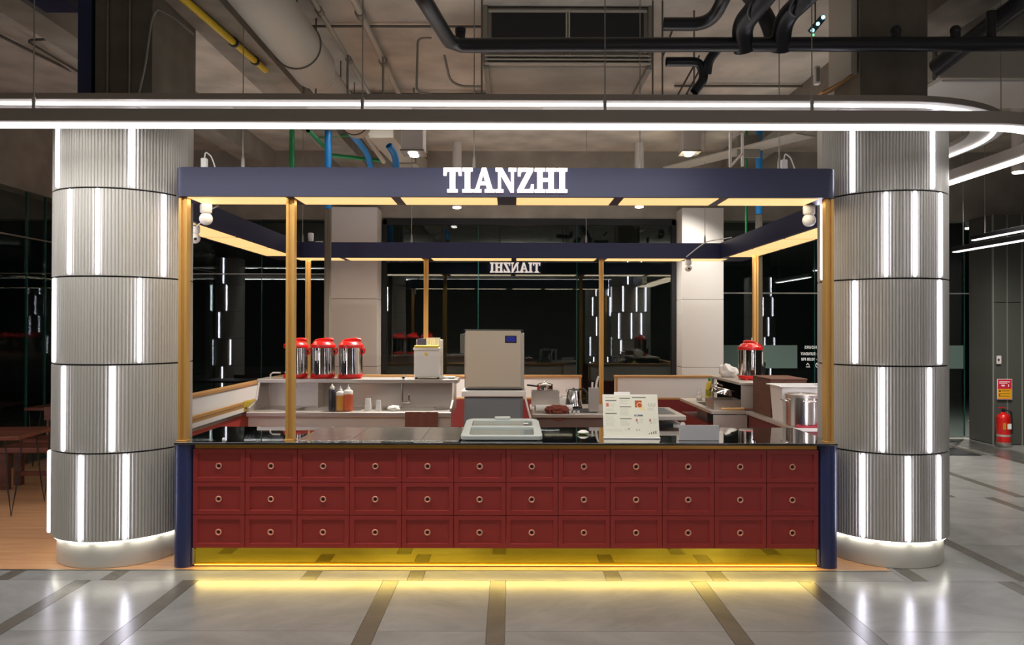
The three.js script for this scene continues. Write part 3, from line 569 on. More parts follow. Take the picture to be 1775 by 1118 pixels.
{
  const o = thing('dispenser_box', 'white countertop dispenser with a yellow tray and a row of white tubes', 'dispenser', [at(741, 655, 8.3)[0], 1.2005, -8.33]);
  part(o, 'body', rbox(0.285, 0.3, 0.2, 0.018, 3), M.white, [0, 0.165, 0]); part(o, 'back_plate', rbox(0.3, 0.41, 0.03, 0.01, 2), M.white, [0.01, 0.225, -0.1]);
  part(o, 'drip_tray', rbox(0.285, 0.03, 0.15, 0.012, 3), M.white, [-0.005, 0.328, 0.056]); part(o, 'tray_insert', rbox(0.262, 0.03, 0.135, 0.006), M.yellow, [-0.005, 0.352, 0.056], 'yellow tray insert');
  part(o, 'printed_card', rbox(0.1, 0.09, 0.012, 0.003), std({ color: 0x3a3d63, roughness: 0.5 }), [-0.075, 0.395, -0.05], 'dark blue printed card');
  for (let i = 0; i < 5; i++) part(o, 'tube', cyl(0.014, 0.1, 14), M.white, [0.0 + i * 0.03, 0.4, -0.05]);
  part(o, 'knob', cyl(0.016, 0.02, 16).rotateX(Math.PI / 2), M.yellow, [-0.01, 0.27, 0.105], 'yellow knob'); for (const s of [-0.12, 0.12]) part(o, 'foot', cyl(0.014, 0.016, 10), M.black, [s, 0.008, 0.06]);
}
{ const o = thing('ladle', 'white ladle lying on the sink shelf beside the white dispenser', 'ladle', [at(778, 651, 8.3)[0], 1.2005, -8.25]); part(o, 'bowl', lathe([[0, 0.0], [0.03, 0.003], [0.05, 0.022], [0.046, 0.024], [0.028, 0.008], [0, 0.006]], 24), M.white, [0.03, 0, 0]); part(o, 'handle', tube([[-0.01, 0.02, 0], [-0.07, 0.026, 0], [-0.14, 0.022, 0.01]], 0.007), M.white); }
// ---------------------------------------------------------------- ice machine on its bin
{
  const d = 7.6, x = at(856, 600, d)[0];
  const b = thing('ice_bin', 'dark ice bin with a sloping lid under the steel ice machine', 'bin', [x + 0.0, 0, -d]);
  const s = new THREE.Shape(); s.moveTo(0.1, 0); s.lineTo(0.1, 0.62); s.lineTo(0.02, 1.07); s.lineTo(-0.6, 1.07); s.lineTo(-0.6, 0); s.closePath();
  const g = new THREE.ExtrudeGeometry(s, { depth: 0.58, bevelEnabled: true, bevelSize: 0.006, bevelThickness: 0.006, bevelSegments: 2 }); g.rotateY(-Math.PI / 2); g.translate(0.29, 0, 0);
  part(b, 'body', g, M.steelDark); part(b, 'rim', rbox(0.645, 0.06, 0.66, 0.012, 3), M.white, [0, 1.1, -0.26], 'pale rim under the ice machine');
  const sl = part(b, 'lid', rbox(0.55, 0.42, 0.014, 0.004), M.steelDark, [0, 0.83, 0.077]); sl.rotation.x = -0.17;
  part(b, 'hose', tube([[0.315, 1.08, 0.06], [0.345, 0.95, 0.08], [0.37, 0.86, 0.09]], 0.01), M.white);
  const o = thing('ice_machine', 'square beige steel ice machine with a small blue display', 'machine', [x, 1.131, -d]);
  part(o, 'cabinet', rbox(0.605, 0.57, 0.56, 0.012, 2), M.steelSoft, [0.006, 0.3, -0.28]); part(o, 'foot_rail', rbox(0.58, 0.03, 0.5, 0.004), M.black, [0, 0.015, -0.28]);
  part(o, 'front_panel', rbox(0.562, 0.572, 0.03, 0.008, 2), std({ color: 0xcfc3ae, roughness: 0.42, metalness: 0.35 }), [-0.006, 0.318, 0.005]);
  part(o, 'top_cover', rbox(0.6, 0.02, 0.56, 0.004), M.black, [0.0, 0.603, -0.265]);
  const ds = part(o, 'display_frame', rbox(0.118, 0.074, 0.012, 0.006), M.black, [0.172, 0.515, 0.019]); part(ds, 'display_screen', rbox(0.088, 0.05, 0.006, 0.002), M.screenBlue, [0, 0.002, 0.005]);
}
// ---------------------------------------------------------------- freezer lid let into the worktop
{
  const o = thing('freezer_lid', 'pale framed sliding glass freezer lid set into the black worktop', 'lid', [X(870, 5.62), 0.9235, -5.6]);
  const w0 = 0.6, L = 0.62, tilt = 0.085;
  const f = new THREE.Shape(); f.moveTo(-w0 / 2 + 0.03, 0); f.lineTo(w0 / 2 - 0.03, 0); f.quadraticCurveTo(w0 / 2, 0, w0 / 2, 0.04); f.lineTo(w0 / 2 - 0.01, L - 0.09); f.quadraticCurveTo(w0 / 2 - 0.015, L, w0 / 2 - 0.09, L); f.lineTo(-w0 / 2 + 0.09, L); f.quadraticCurveTo(-w0 / 2 + 0.015, L, -w0 / 2 + 0.01, L - 0.09); f.lineTo(-w0 / 2, 0.04); f.quadraticCurveTo(-w0 / 2, 0, -w0 / 2 + 0.03, 0);
  f.holes.push(roundRect(w0 - 0.1, 0.29, 0.03, -w0 / 2 + 0.05, 0.025, THREE.Path), roundRect(w0 - 0.11, 0.22, 0.02, -w0 / 2 + 0.055, 0.345, THREE.Path));
  const g = new THREE.ExtrudeGeometry(f, { depth: 0.022, bevelEnabled: true, bevelSize: 0.006, bevelThickness: 0.006, bevelSegments: 2 }); g.rotateX(-Math.PI / 2);
  const fr = part(o, 'frame', g, M.lidFrame, [0, 0.008, 0]); fr.rotation.x = tilt;
  part(fr, 'front_glass', rbox(w0 - 0.11, 0.008, 0.28, 0.003), M.lidGlass, [0, 0.012, -0.18]); part(fr, 'rear_glass', rbox(w0 - 0.13, 0.008, 0.2, 0.003), M.lidGlass, [0, 0.018, -0.455]);
  part(fr, 'grip', rbox(0.13, 0.018, 0.06, 0.009, 3), M.lidFrame, [0.0, 0.036, -0.61]); part(fr, 'label_tag', rbox(0.04, 0.004, 0.03, 0.001), M.white, [0.19, 0.035, -0.4]);
  part(o, 'well', box(w0 - 0.06, 0.01, L - 0.06), std({ color: 0x7c8790, roughness: 0.3, metalness: 0.3 }), [0, 0.002, -L / 2], 'grey well under the glass');
}
// ---------------------------------------------------------------- menu stand (flat print: bars for lines too small to read, blocks for pictures)
{
  const cv = document.createElement('canvas'); cv.width = 880; cv.height = 680; const c = cv.getContext('2d');
  c.fillStyle = '#dcdccb'; c.fillRect(0, 0, 880, 680);
  const bar = (x, y, w, h, col) => { c.fillStyle = col; c.fillRect(x, y, w, h); };
  const lines = (x, y, w, n, gap = 16) => { for (let i = 0; i < n; i++) { let u = x; while (u < x + w * (0.55 + 0.4 * rnd())) { const k = 6 + rnd() * 18; bar(u, y + i * gap, k, 5, '#a9a99c'); u += k + 6; } } };
  bar(30, 40, 150, 8, '#b59a90');
  for (const [x, y, w] of [[35, 88, 180], [30, 300, 185], [265, 50, 175], [265, 190, 185], [265, 385, 185]]) bar(x, y, w, 13, '#474a48');
  bar(470, 30, 225, 24, '#8f8f86'); bar(495, 325, 140, 26, '#5e666d'); c.fillStyle = '#cfd2cf'; c.fillRect(510, 333, 50, 8);
  lines(35, 115, 170, 1); lines(90, 150, 120, 4); lines(35, 230, 170, 3); lines(35, 330, 175, 9, 22); lines(270, 80, 160, 5); lines(270, 220, 165, 8); lines(270, 415, 165, 6); lines(40, 560, 380, 2, 26);
  bar(45, 135, 42, 60, '#c96f60'); bar(515, 92, 110, 115, '#b24a22'); c.strokeStyle = '#e8c58a'; c.lineWidth = 12; c.beginPath(); c.arc(590, 170, 42, 0, 6.3); c.stroke(); c.beginPath(); c.moveTo(600, 210); c.lineTo(670, 215); c.stroke();
  bar(590, 232, 90, 12, '#e6d23c'); for (let i = 0; i < 5; i++) bar(725 + i * 26, 130 + (i % 2) * 14, 18, 60, '#c4c3b2'); lines(715, 215, 140, 3);
  for (const [x, y] of [[520, 395], [735, 395]]) { bar(x, y, 26, 40, '#b2554f'); bar(x + 18, y + 52, 20, 20, '#9c9c92'); lines(x + 60, y, 70, 4, 20); }
  lines(330, 560, 120, 2); bar(520, 560, 14, 30, '#8d8d80'); bar(565, 556, 10, 30, '#8d8d80'); bar(385, 545, 34, 14, '#8d8d80'); for (let i = 0; i < 4; i++) bar(720 + i * 34, 620 - i * 12, 16, 20 + i * 10, '#4b4d44');
  const t = new THREE.CanvasTexture(cv); t.colorSpace = THREE.SRGBColorSpace;
  const p = at(1095, 762, 5.72), o = thing('menu_stand', 'white tilted menu board with small printed columns and an orange picture', 'menu', [p[0], 0.9215, -5.72], null, -0.03);
  const bd = part(o, 'board', rbox(0.425, 0.335, 0.012, 0.004), M.white, [0, 0.166, -0.06]); bd.rotation.x = -0.34;
  part(bd, 'print', new THREE.PlaneGeometry(0.417, 0.327), std({ map: t, roughness: 0.6 }), [0, 0, 0.0066]);
  part(bd, 'top_tab', rbox(0.125, 0.035, 0.01, 0.006), M.white, [-0.06, 0.172, -0.002]);
  const st = part(o, 'strut', rbox(0.3, 0.3, 0.01, 0.003), M.black, [0, 0.143, -0.2]); st.rotation.x = 0.3; part(o, 'foot', rbox(0.43, 0.012, 0.05, 0.004), M.white, [0, 0.006, 0.0]);
}
{
  const o = thing('cup_dish', 'two small stacked dishes, white over pale green, on the black worktop', 'dish', [at(1012, 752, 5.9)[0], 0.9225, -5.95]);
  part(o, 'green_dish', lathe([[0, 0], [0.022, 0], [0.045, 0.008], [0.043, 0.012], [0, 0.012]], 28), M.limeDish, null, 'pale green dish'); part(o, 'white_lid', lathe([[0, 0.0125], [0.044, 0.0125], [0.046, 0.016], [0.022, 0.03], [0, 0.032]], 28), M.white, null, 'white lid');
}
{ const o = thing('info_card', 'blank grey upright card on the worktop right of the menu stand', 'card', [X(1212, 5.62), 0.9215, -5.62]); part(o, 'card', rbox(0.3, 0.115, 0.006, 0.002), M.greyCard, [0, 0.0585, 0]); part(o, 'foot', rbox(0.3, 0.006, 0.05, 0.002), M.greyCard, [0, 0.003, -0.027]); }
one('worktop_button', 'small white knob on the worktop edge by the left gold post', 'knob', lathe([[0, 0], [0.011, 0], [0.011, 0.016], [0.007, 0.024], [0, 0.026]], 16), M.white, [X(389, 5.55), 0.9215, -5.55]);
// ---------------------------------------------------------------- prep table and what stands on it
{
  const o = thing('prep_table', 'steel prep table behind the worktop, between ice bin and menu stand', 'table', [0.64, 0, -8.1]);
  part(o, 'worktop', rbox(0.84, 0.04, 1.0, 0.008, 2), M.steel, [0, 0.87, 0]); part(o, 'apron', box(0.78, 0.16, 0.02), std({ color: 0x6e5a52, roughness: 0.5, metalness: 0.4 }), [0, 0.77, 0.46]); part(o, 'apron_rail', rbox(0.8, 0.02, 0.03, 0.004), M.steel, [0, 0.68, 0.465]);
  part(o, 'undershelf', box(0.76, 0.02, 0.9), M.redDark, [0, 0.3, 0]); for (const a of [-1, 1]) for (const b of [-1, 1]) part(o, 'leg', cyl(0.02, 0.85, 12), M.steel, [a * 0.39, 0.425, b * 0.46]);
  const pan = thing('food_pan', 'steel food pan box at the back of the prep table, left end', 'pan', [at(932, 700, 8.45)[0] + 0.08, 0.891, -8.4]);
  part(pan, 'pan', rings([[0.3, 0.2, 0], [0.31, 0.21, 0.17], [0.29, 0.19, 0.17], [0.28, 0.18, 0.02]]).rotateX(-Math.PI / 2), M.steel);
  const pot = thing('saucepan', 'steel saucepan with a lid and a handle, resting on the food pan', 'pot', [at(935, 680, 8.45)[0] + 0.06, 1.063, -8.42]);
  part(pot, 'body', lathe([[0, 0], [0.085, 0], [0.09, 0.006], [0.09, 0.06], [0.094, 0.064], [0, 0.064]], 32), M.mirror); part(pot, 'lid', lathe([[0.092, 0.064], [0.06, 0.078], [0.012, 0.084], [0.012, 0.1], [0, 0.102]], 32), M.mirror); part(pot, 'handle', tube([[-0.09, 0.045, 0], [-0.2, 0.06, 0.02]], 0.01), M.black);
  const k = thing('kettle', 'steel electric kettle with a black handle on the prep table', 'kettle', [at(995, 703, 8.1)[0], 0.891, -8.15]);
  part(k, 'base', lathe([[0, 0], [0.095, 0], [0.095, 0.02], [0, 0.022]], 32), M.black); part(k, 'body', lathe([[0, 0.022], [0.092, 0.022], [0.094, 0.03], [0.068, 0.19], [0.062, 0.196], [0, 0.196]], 40), M.mirror); part(k, 'lid', lathe([[0.064, 0.196], [0.05, 0.208], [0.012, 0.212], [0.01, 0.222], [0, 0.223]], 32), M.black);
  part(k, 'spout', new THREE.ConeGeometry(0.028, 0.06, 4).rotateZ(Math.PI), M.mirror, [-0.062, 0.17, 0]); part(k, 'handle', tube([[0.05, 0.2, 0], [0.1, 0.21, 0], [0.145, 0.16, 0], [0.15, 0.09, 0], [0.14, 0.07, 0]], 0.012), M.black);
  const tb = thing('tissue_box', 'small white box behind the towel rolls, left of the kettle', 'box', [at(974, 703, 8.3)[0] + 0.03, 0.891, -8.35]); part(tb, 'box', rbox(0.12, 0.1, 0.1, 0.006), M.white, [0, 0.05, 0]); part(tb, 'sheet', rbox(0.06, 0.03, 0.01, 0.003), M.whiteWall, [0, 0.112, 0]);
  const mat = thing('drip_mat', 'black drip mat under the kettle on the prep table', 'mat', [at(1000, 712, 7.85)[0], 0.891, -7.9]); part(mat, 'mat', rbox(0.4, 0.006, 0.34, 0.002), M.mat, [0, 0.003, 0]);
  for (const [px, label] of [[942, 'white paper towel roll left of the brown pouch'], [978, 'white paper towel roll behind the brown pouch']]) { const r = thing('paper_roll', label, 'paper roll', [at(px, 712, 7.72)[0], 0.93, -7.78], null, 0.15); part(r, 'paper', cyl(0.036, 0.17, 28).rotateZ(Math.PI / 2), M.white); part(r, 'core', cyl(0.014, 0.176, 16).rotateZ(Math.PI / 2), M.paleWood); }
  const pg = new THREE.SphereGeometry(0.1, 40, 24), q = pg.attributes.position; for (let i = 0; i < q.count; i++) { const a = q.getX(i), b = q.getY(i), c = q.getZ(i), n = 1 + 0.32 * noise.noise(a * 22, b * 22, c * 22) + 0.12 * noise.noise(a * 60, b * 60, c * 60); q.setXYZ(i, a * n * 1.25, Math.max(-0.035, b * n * 0.45), c * n * 0.7); } pg.computeVertexNormals();
  const pc = thing('pouch', 'crumpled brown leather pouch with a strap on the prep table front', 'pouch', [at(966, 716, 7.62)[0], 0.9265, -7.7]); part(pc, 'pouch', pg, M.leather); part(pc, 'strap', tube([[-0.08, 0.02, 0.05], [-0.06, -0.06, 0.08], [0.02, -0.1, 0.085], [0.09, -0.05, 0.07], [0.1, 0.01, 0.03]], 0.007), M.leather);
  const u = thing('utensil_holder', 'steel utensil caddy holding white handled tools', 'holder', [at(1030, 716, 7.75)[0], 0.891, -7.8]);
  part(u, 'caddy', rings([[0.1, 0.09, 0], [0.1, 0.09, 0.25], [0.092, 0.082, 0.25], [0.092, 0.082, 0.02]]).rotateX(-Math.PI / 2), M.steel);
  part(u, 'tool', tube([[0.0, 0.05, 0], [0.03, 0.3, 0], [0.05, 0.37, 0.01]], 0.011), M.white); part(u, 'tool', tube([[-0.02, 0.05, 0.01], [-0.015, 0.31, 0.01]], 0.01), M.white); part(u, 'tool', tube([[0.02, 0.05, -0.02], [0.035, 0.26, -0.02]], 0.012), M.white);
  for (let i = 0; i < 3; i++) one('small_cup', ['tiny white cup, left of three at the prep table edge', 'tiny white cup, middle of three at the prep table edge', 'tiny white cup, right of three at the prep table edge'][i], 'cup', lathe([[0, 0], [0.011, 0], [0.016, 0.03], [0.013, 0.03], [0.01, 0.004], [0, 0.004]], 16), M.white, [at(988 + i * 7, 718, 7.65)[0], 0.891, -7.63], 'tiny cups on the prep table');
}
// ---------------------------------------------------------------- oven-like appliance behind the menu
{
  const o = thing('oven', 'white cased appliance with steel top and black knob front, behind the menu', 'oven', [1.22, 0, -6.5]);
  part(o, 'casing', rbox(0.56, 0.86, 0.62, 0.01, 2), M.white, [0, 0.5, -0.33]); part(o, 'steel_top', rbox(0.6, 0.045, 0.7, 0.01, 2), M.steelSoft, [0, 0.985, -0.33]); part(o, 'top_inset', rbox(0.46, 0.006, 0.5, 0.002), M.steelDark, [0, 1.008, -0.33]);
  part(o, 'front_panel', rbox(0.42, 0.4, 0.02, 0.004), M.black, [-0.02, 0.74, 0.0]); for (let r = 0; r < 2; r++) for (let i = 0; i < 5; i++) part(o, 'knob', lathe([[0, 0], [0.017, 0], [0.015, 0.018], [0, 0.02]], 16).rotateX(Math.PI / 2), r ? M.steelDark : M.white, [-0.14 + i * 0.068, 0.66 - r * 0.055 + 0.02, 0.01]);
  for (const s of [-1, 1]) part(o, 'bumper', cyl(0.022, 0.02, 16).rotateX(Math.PI / 2), M.white, [s * 0.272, 0.93, 0.0]); for (const a of [-1, 1]) for (const b of [0, -1]) part(o, 'leg', cyl(0.02, 0.08, 12), M.black, [a * 0.24, 0.04, -0.06 + b * 0.5]);
}
// ---------------------------------------------------------------- right hand counters
{
  const o = thing('side_counter', 'dark red right side counter with a small sink and steel front', 'counter', [2.6, 0, -7.98]);
  const w = 0.92, L = 1.5, s = new THREE.Shape(); s.moveTo(-w / 2, 0); s.lineTo(w / 2, 0); s.lineTo(w / 2, -L); s.lineTo(-w / 2, -L); s.closePath(); s.holes.push(roundRect(0.36, 0.5, 0.04, -0.38, -1.0, THREE.Path));
  part(o, 'worktop', rise(s, 0.03, 6), M.steelSoft, [0, 0.85, 0]); part(o, 'bowl', rings([[0.38, 0.52, 0], [0.35, 0.49, 0], [0.33, 0.47, -0.16]]).rotateX(-Math.PI / 2), M.steelDark, [-0.2, 0.852, -0.75]);
  part(o, 'carcass', box(w - 0.04, 0.7, L - 0.04), M.redDark, [0.0, 0.36, -L / 2]); part(o, 'steel_front', box(0.36, 0.7, 0.01), M.steelSoft, [-0.26, 0.49, -0.006]);
  const r = thing('shelf_rack', 'steel over-counter rack on the right carrying the single dispenser', 'shelf', [2.72, 0.8805, -8.1]);
  part(r, 'shelf', rbox(0.52, 0.03, 1.15, 0.006), M.steelSoft, [0, 0.286, -0.55]); part(r, 'end_panel', rbox(0.2, 0.27, 0.02, 0.004), M.steelSoft, [-0.13, 0.136, 0.0]); part(r, 'back_panel', box(0.02, 0.27, 1.1), M.black, [0.24, 0.136, -0.55]); part(r, 'post', rbox(0.03, 0.27, 0.03, 0.004), M.steelSoft, [-0.24, 0.136, -1.1]); part(r, 'far_panel', box(0.4, 0.27, 0.02), M.black, [0.02, 0.136, -1.11]);
  const p = thing('side_counter', 'brown topped lower counter at right under the stockpot and white tub', 'counter', [2.78, 0, -7.3]);
  part(p, 'worktop', rbox(0.56, 0.03, 1.34, 0.004), M.steelSoft, [0, 0.866, 0]); part(p, 'carcass', box(0.52, 0.85, 1.32), M.redDark, [0.01, 0.425, 0]);
  const b = thing('wooden_box', 'brown wood grain box cabinet beside the right dispenser', 'box', [2.75, 0.8815, -7.68]);
  part(b, 'carcass', rbox(0.36, 0.37, 0.54, 0.004), M.walnut, [0, 0.185, 0]); part(b, 'top', rbox(0.37, 0.014, 0.55, 0.003), M.walnut, [0, 0.378, 0]);
  const t = thing('plastic_tub', 'tall white plastic tub behind the large stockpot', 'tub', [2.75, 0.8815, -7.15], null, 0);
  part(t, 'tub', rings([[0.4, 0.28, 0], [0.44, 0.32, 0.33], [0.5, 0.37, 0.335], [0.5, 0.37, 0.345], [0.43, 0.31, 0.345], [0.38, 0.26, 0.02]]).rotateX(-Math.PI / 2), M.white);
  const k = thing('stockpot', 'large polished steel stockpot with loop handles on the right counter', 'pot', [at(1391, 735, 6.85)[0], 0.8815, -6.83]);
  part(k, 'body', lathe([[0, 0], [0.145, 0], [0.152, 0.006], [0.152, 0.272], [0.157, 0.277], [0.157, 0.283], [0.149, 0.283], [0.147, 0.02], [0, 0.012]], 56), M.brushed); part(k, 'rim_ledge', lathe([[0.15, 0.25], [0.16, 0.284], [0.154, 0.288], [0.148, 0.284]], 48), M.steel);
  part(k, 'lid_flange', lathe([[0, 0.268], [0.147, 0.27], [0.146, 0.276], [0, 0.28]], 48), M.steel);
  for (const [a, l] of [[1.62, 1], [0.1, 1], [3.2, 1]]) { const h = part(k, 'loop_handle', tube([[-0.055, 0, 0], [-0.05, 0.006, 0.035], [0.05, 0.006, 0.035], [0.055, 0, 0]], 0.006), M.mirror, [Math.cos(a) * 0.152, 0.225, Math.sin(a) * 0.152]); h.rotation.y = Math.PI / 2 - a; }
  const pan = thing('steel_tray', 'steel tray on the right side counter under the tilted pans', 'tray', [2.36, 0.8815, -8.3]);
  part(pan, 'tray', rings([[0.3, 0.34, 0], [0.32, 0.36, 0.1], [0.3, 0.34, 0.1], [0.28, 0.32, 0.01]]).rotateX(-Math.PI / 2), M.steel);
  const sp = thing('saucepan', 'upturned shiny saucepan leaning on the steel tray', 'pan', [2.34, 1.035, -8.3]);
  const sb = part(sp, 'body', lathe([[0, 0.07], [0.12, 0.07], [0.135, 0.06], [0.145, 0], [0.138, 0], [0.128, 0.055], [0.115, 0.062], [0, 0.062]], 40), M.mirror); sb.rotation.z = -0.25; part(sb, 'grip', tube([[-0.12, 0.03, 0.06], [-0.16, 0.06, 0.12], [-0.12, 0.1, 0.13], [-0.05, 0.09, 0.12]], 0.009), M.mirror);
  const sc = thing('rolling_pin', 'pale wooden handled tool lying at the right counter front edge', 'utensil', [at(1272, 707, 8.05)[0], 0.898, -8.04]); part(sc, 'handle', cyl(0.016, 0.24, 14, 0.012).rotateZ(Math.PI / 2), M.paleWood, [-0.02, 0, 0]); part(sc, 'blade', rbox(0.14, 0.008, 0.06, 0.003), M.leather, [0.17, 0, 0]);
  const d = thing('soap_bottle', 'yellow dish soap bottle with a green cap on the right counter', 'bottle', [2.46, 0.8805, -9.27]);
  part(d, 'body', lathe([[0, 0], [0.042, 0], [0.045, 0.01], [0.045, 0.14], [0.036, 0.2], [0.016, 0.23], [0, 0.23]], 24), M.yellow); part(d, 'label_band', lathe([[0.0455, 0.05], [0.0462, 0.055], [0.0462, 0.12], [0.0455, 0.125]], 24), std({ color: 0xa9a020, roughness: 0.4 })); part(d, 'cap', lathe([[0.015, 0.228], [0.016, 0.255], [0.008, 0.275], [0, 0.276]], 16), M.green);
  const j = thing('glass_jar', 'small clear jar on the right counter left of the yellow soap', 'jar', [at(1212, 690, 9.2)[0], 0.8805, -9.2]); part(j, 'jar', lathe([[0, 0], [0.04, 0], [0.042, 0.08], [0.026, 0.11], [0.026, 0.15], [0.022, 0.15], [0.022, 0.11], [0.037, 0.08], [0.036, 0.006], [0, 0.006]], 24), M.clear); part(j, 'contents', lathe([[0, 0.006], [0.035, 0.006], [0.036, 0.05], [0, 0.05]], 20), M.white);
  const rt = thing('serving_tray', 'flat pink red tray at the right end behind the black worktop', 'tray', [2.72, 0.8815, -6.68]); part(rt, 'tray', rings([[0.34, 0.05, 0], [0.36, 0.06, 0.016], [0.34, 0.05, 0.016], [0.33, 0.045, 0.005]]).rotateX(-Math.PI / 2), M.pinkRed);
  const bag = thing('white_bag', 'crumpled white bag on the right rack behind the single dispenser', 'bag', [2.6, 1.1825, -8.95]); const bg = new THREE.SphereGeometry(0.1, 28, 18), z = bg.attributes.position; for (let i = 0; i < z.count; i++) { const n = 1 + 0.4 * noise.noise(z.getX(i) * 18, z.getY(i) * 18 + 3, z.getZ(i) * 18); z.setXYZ(i, z.getX(i) * n, Math.max(0, (z.getY(i) + 0.06) * n * 0.9), z.getZ(i) * n * 1.3); } bg.computeVertexNormals(); part(bag, 'bag', bg, M.white);
}
// ================================================================ ON THE CANOPY
function securityCamera(label, p, turn) {
  const o = thing('security_camera', label, 'camera', p, null, turn);
  part(o, 'mount', lathe([[0, 0.12], [0.04, 0.12], [0.046, 0.1], [0.044, 0.05], [0.03, 0.04], [0, 0.04]], 28), M.white); part(o, 'head', new THREE.SphereGeometry(0.05, 28, 18), M.white); part(o, 'lens', cyl(0.014, 0.01, 16).rotateX(Math.PI / 2), M.black, [0, -0.012, 0.045]);
  return o;
}
securityCamera('white ball security camera under the front beam at left', [at(373, 373, 6.0)[0], HB - 0.12, -5.82], 2.6);
securityCamera('white ball security camera under the left side beam, with a looped cable', [-2.97, HB - 0.125, -7.05], 0.5);
securityCamera('white ball security camera under the front beam at right', [at(1391, 374, 5.95)[0], HB - 0.12, -5.82], 3.4);
securityCamera('small white security camera with a black lens under the rear beam', [at(1195, 460, 10.33)[0], HB - 0.125, -10.4], 0);
one('camera_cable', 'thin white cable linking the two left security cameras', 'cable', tube([[-2.3, HB - 0.004, -5.9], [-2.42, HB - 0.03, -6.0], [-2.6, HB - 0.02, -6.4], [-2.93, HB - 0.02, -7.0]], 0.006), M.white);
one('camera_cable', 'white cable draped over the rear canopy beam at right', 'cable', tube([[2.98, HT + 0.05, -10.1], [2.72, HT + 0.02, -10.32], [2.6, HT - 0.05, -10.335], [2.42, HB + 0.02, -10.335]], 0.008), M.white);
for (const [px, label] of [[358, 'white power adaptor standing on the front beam at left'], [1364, 'white power adaptor with looped cord on the front beam at right']]) {
  const o = thing('power_adaptor', label, 'adaptor', [X(px, 5.6), HT, -5.6]);
  part(o, 'base', rbox(0.13, 0.012, 0.07, 0.004), M.white, [0.01, 0.006, 0]); part(o, 'body', rbox(0.045, 0.075, 0.04, 0.01, 3), M.white, [-0.02, 0.05, 0]); part(o, 'cord', tube([[-0.02, 0.085, 0], [-0.01, 0.13, 0], [0.03, 0.1, 0], [0.06, 0.02, 0]], 0.005), M.white);
}
{ const o = thing('spotlight', 'white spotlight head standing on the rear canopy beam at left', 'spotlight', [at(537, 412, 10.4)[0], HT, -10.45]); part(o, 'body', lathe([[0, 0.02], [0.035, 0.02], [0.04, 0.13], [0.03, 0.14], [0, 0.14]], 24), M.white); part(o, 'base', rbox(0.12, 0.02, 0.1, 0.004), M.black, [0, 0.01, 0]); part(o, 'cap', lathe([[0, 0], [0.06, 0], [0.05, 0.02], [0, 0.026]], 24), M.white, [0.12, 0, 0]); }
// wires that carry the canopy
for (const [x, z, label] of [[X(420, 5.7), -5.7, 'suspension wire of the front canopy beam at left'], [X(821, 5.7), -5.7, 'suspension wire of the front canopy beam above the sign'], [X(1109, 5.7), -5.7, 'suspension wire of the front canopy beam right of the sign'], [X(1351, 5.7), -5.7, 'suspension wire of the front canopy beam at right'], [X(713, 10.5), -10.5, 'suspension wire of the rear canopy beam over the white dispenser'], [X(524, 10.5), -10.5, 'suspension wire of the rear canopy beam by the spotlight'], [X(1222, 10.5), -10.5, 'suspension wire of the rear canopy beam by the right pillar'], [X(1016, 10.5), -10.5, 'suspension wire of the rear canopy beam over the prep table']]) {
  const o = thing('suspension_wire', label, 'wire', [x, HT, z], 'wires that carry the canopy'); part(o, 'wire', cyl(0.004, CEIL - HT, 8), M.cable, [0, (CEIL - HT) / 2, 0]); part(o, 'grip', lathe([[0, 0], [0.012, 0], [0.014, 0.03], [0.012, 0.1], [0.006, 0.13], [0, 0.13]], 12), M.cable);
}

// ================================================================ CEILING SERVICES
const pipeOf = (name, label, pts, r, mat, R = 0.14) => one(name, label, name.includes('conduit') ? 'conduit' : 'pipe', pipe(pts, r, R), mat);
// yellow pipe, round duct and slim pipes running away from the viewer
{
  const o = thing('yellow_pipe', 'yellow pipe along the concrete ceiling beam at upper left', 'pipe', [0, 0, 0]);
  part(o, 'run', pipe([[-2.5, 4.235, -5.2], [-2.36, 4.235, -7.2]], 0.03), M.yellowPipe); for (const z of [-6.5, -6.95]) part(o, 'clamp', lathe([[0.031, -0.02], [0.04, -0.02], [0.04, 0.02], [0.031, 0.02]], 16).rotateX(Math.PI / 2), M.black, [-2.5 + 0.07 * (-z - 5.2), 4.235, z]);
}
{
  const o = thing('round_duct', 'fat round grey duct with strap hangers under the ceiling at left', 'duct', [-1.82, 4.1, 0]);
  part(o, 'run', cyl(0.2, 2.0, 40).rotateX(Math.PI / 2), M.duct, [0, 0.06, -5.9]); part(o, 'reducer', lathe([[0.2, 0], [0.155, 0.18], [0.155, 0.2], [0, 0.2]], 40).rotateX(-Math.PI / 2), M.duct, [0, 0.06, -6.9]); part(o, 'narrow_run', cyl(0.155, 1.9, 36).rotateX(Math.PI / 2), M.duct, [0, 0.06, -7.95]);
  for (const [z, r] of [[-6.35, 0.205], [-8.0, 0.16], [-8.7, 0.16]]) { part(o, 'strap', new THREE.TorusGeometry(r, 0.008, 6, 40), M.rod, [0, 0.06, z]); part(o, 'hanger_rod', cyl(0.006, CEIL - 4.16 - r, 8), M.rod, [0, (CEIL - 4.1 + 0.06 + r) / 2, z]); }
}
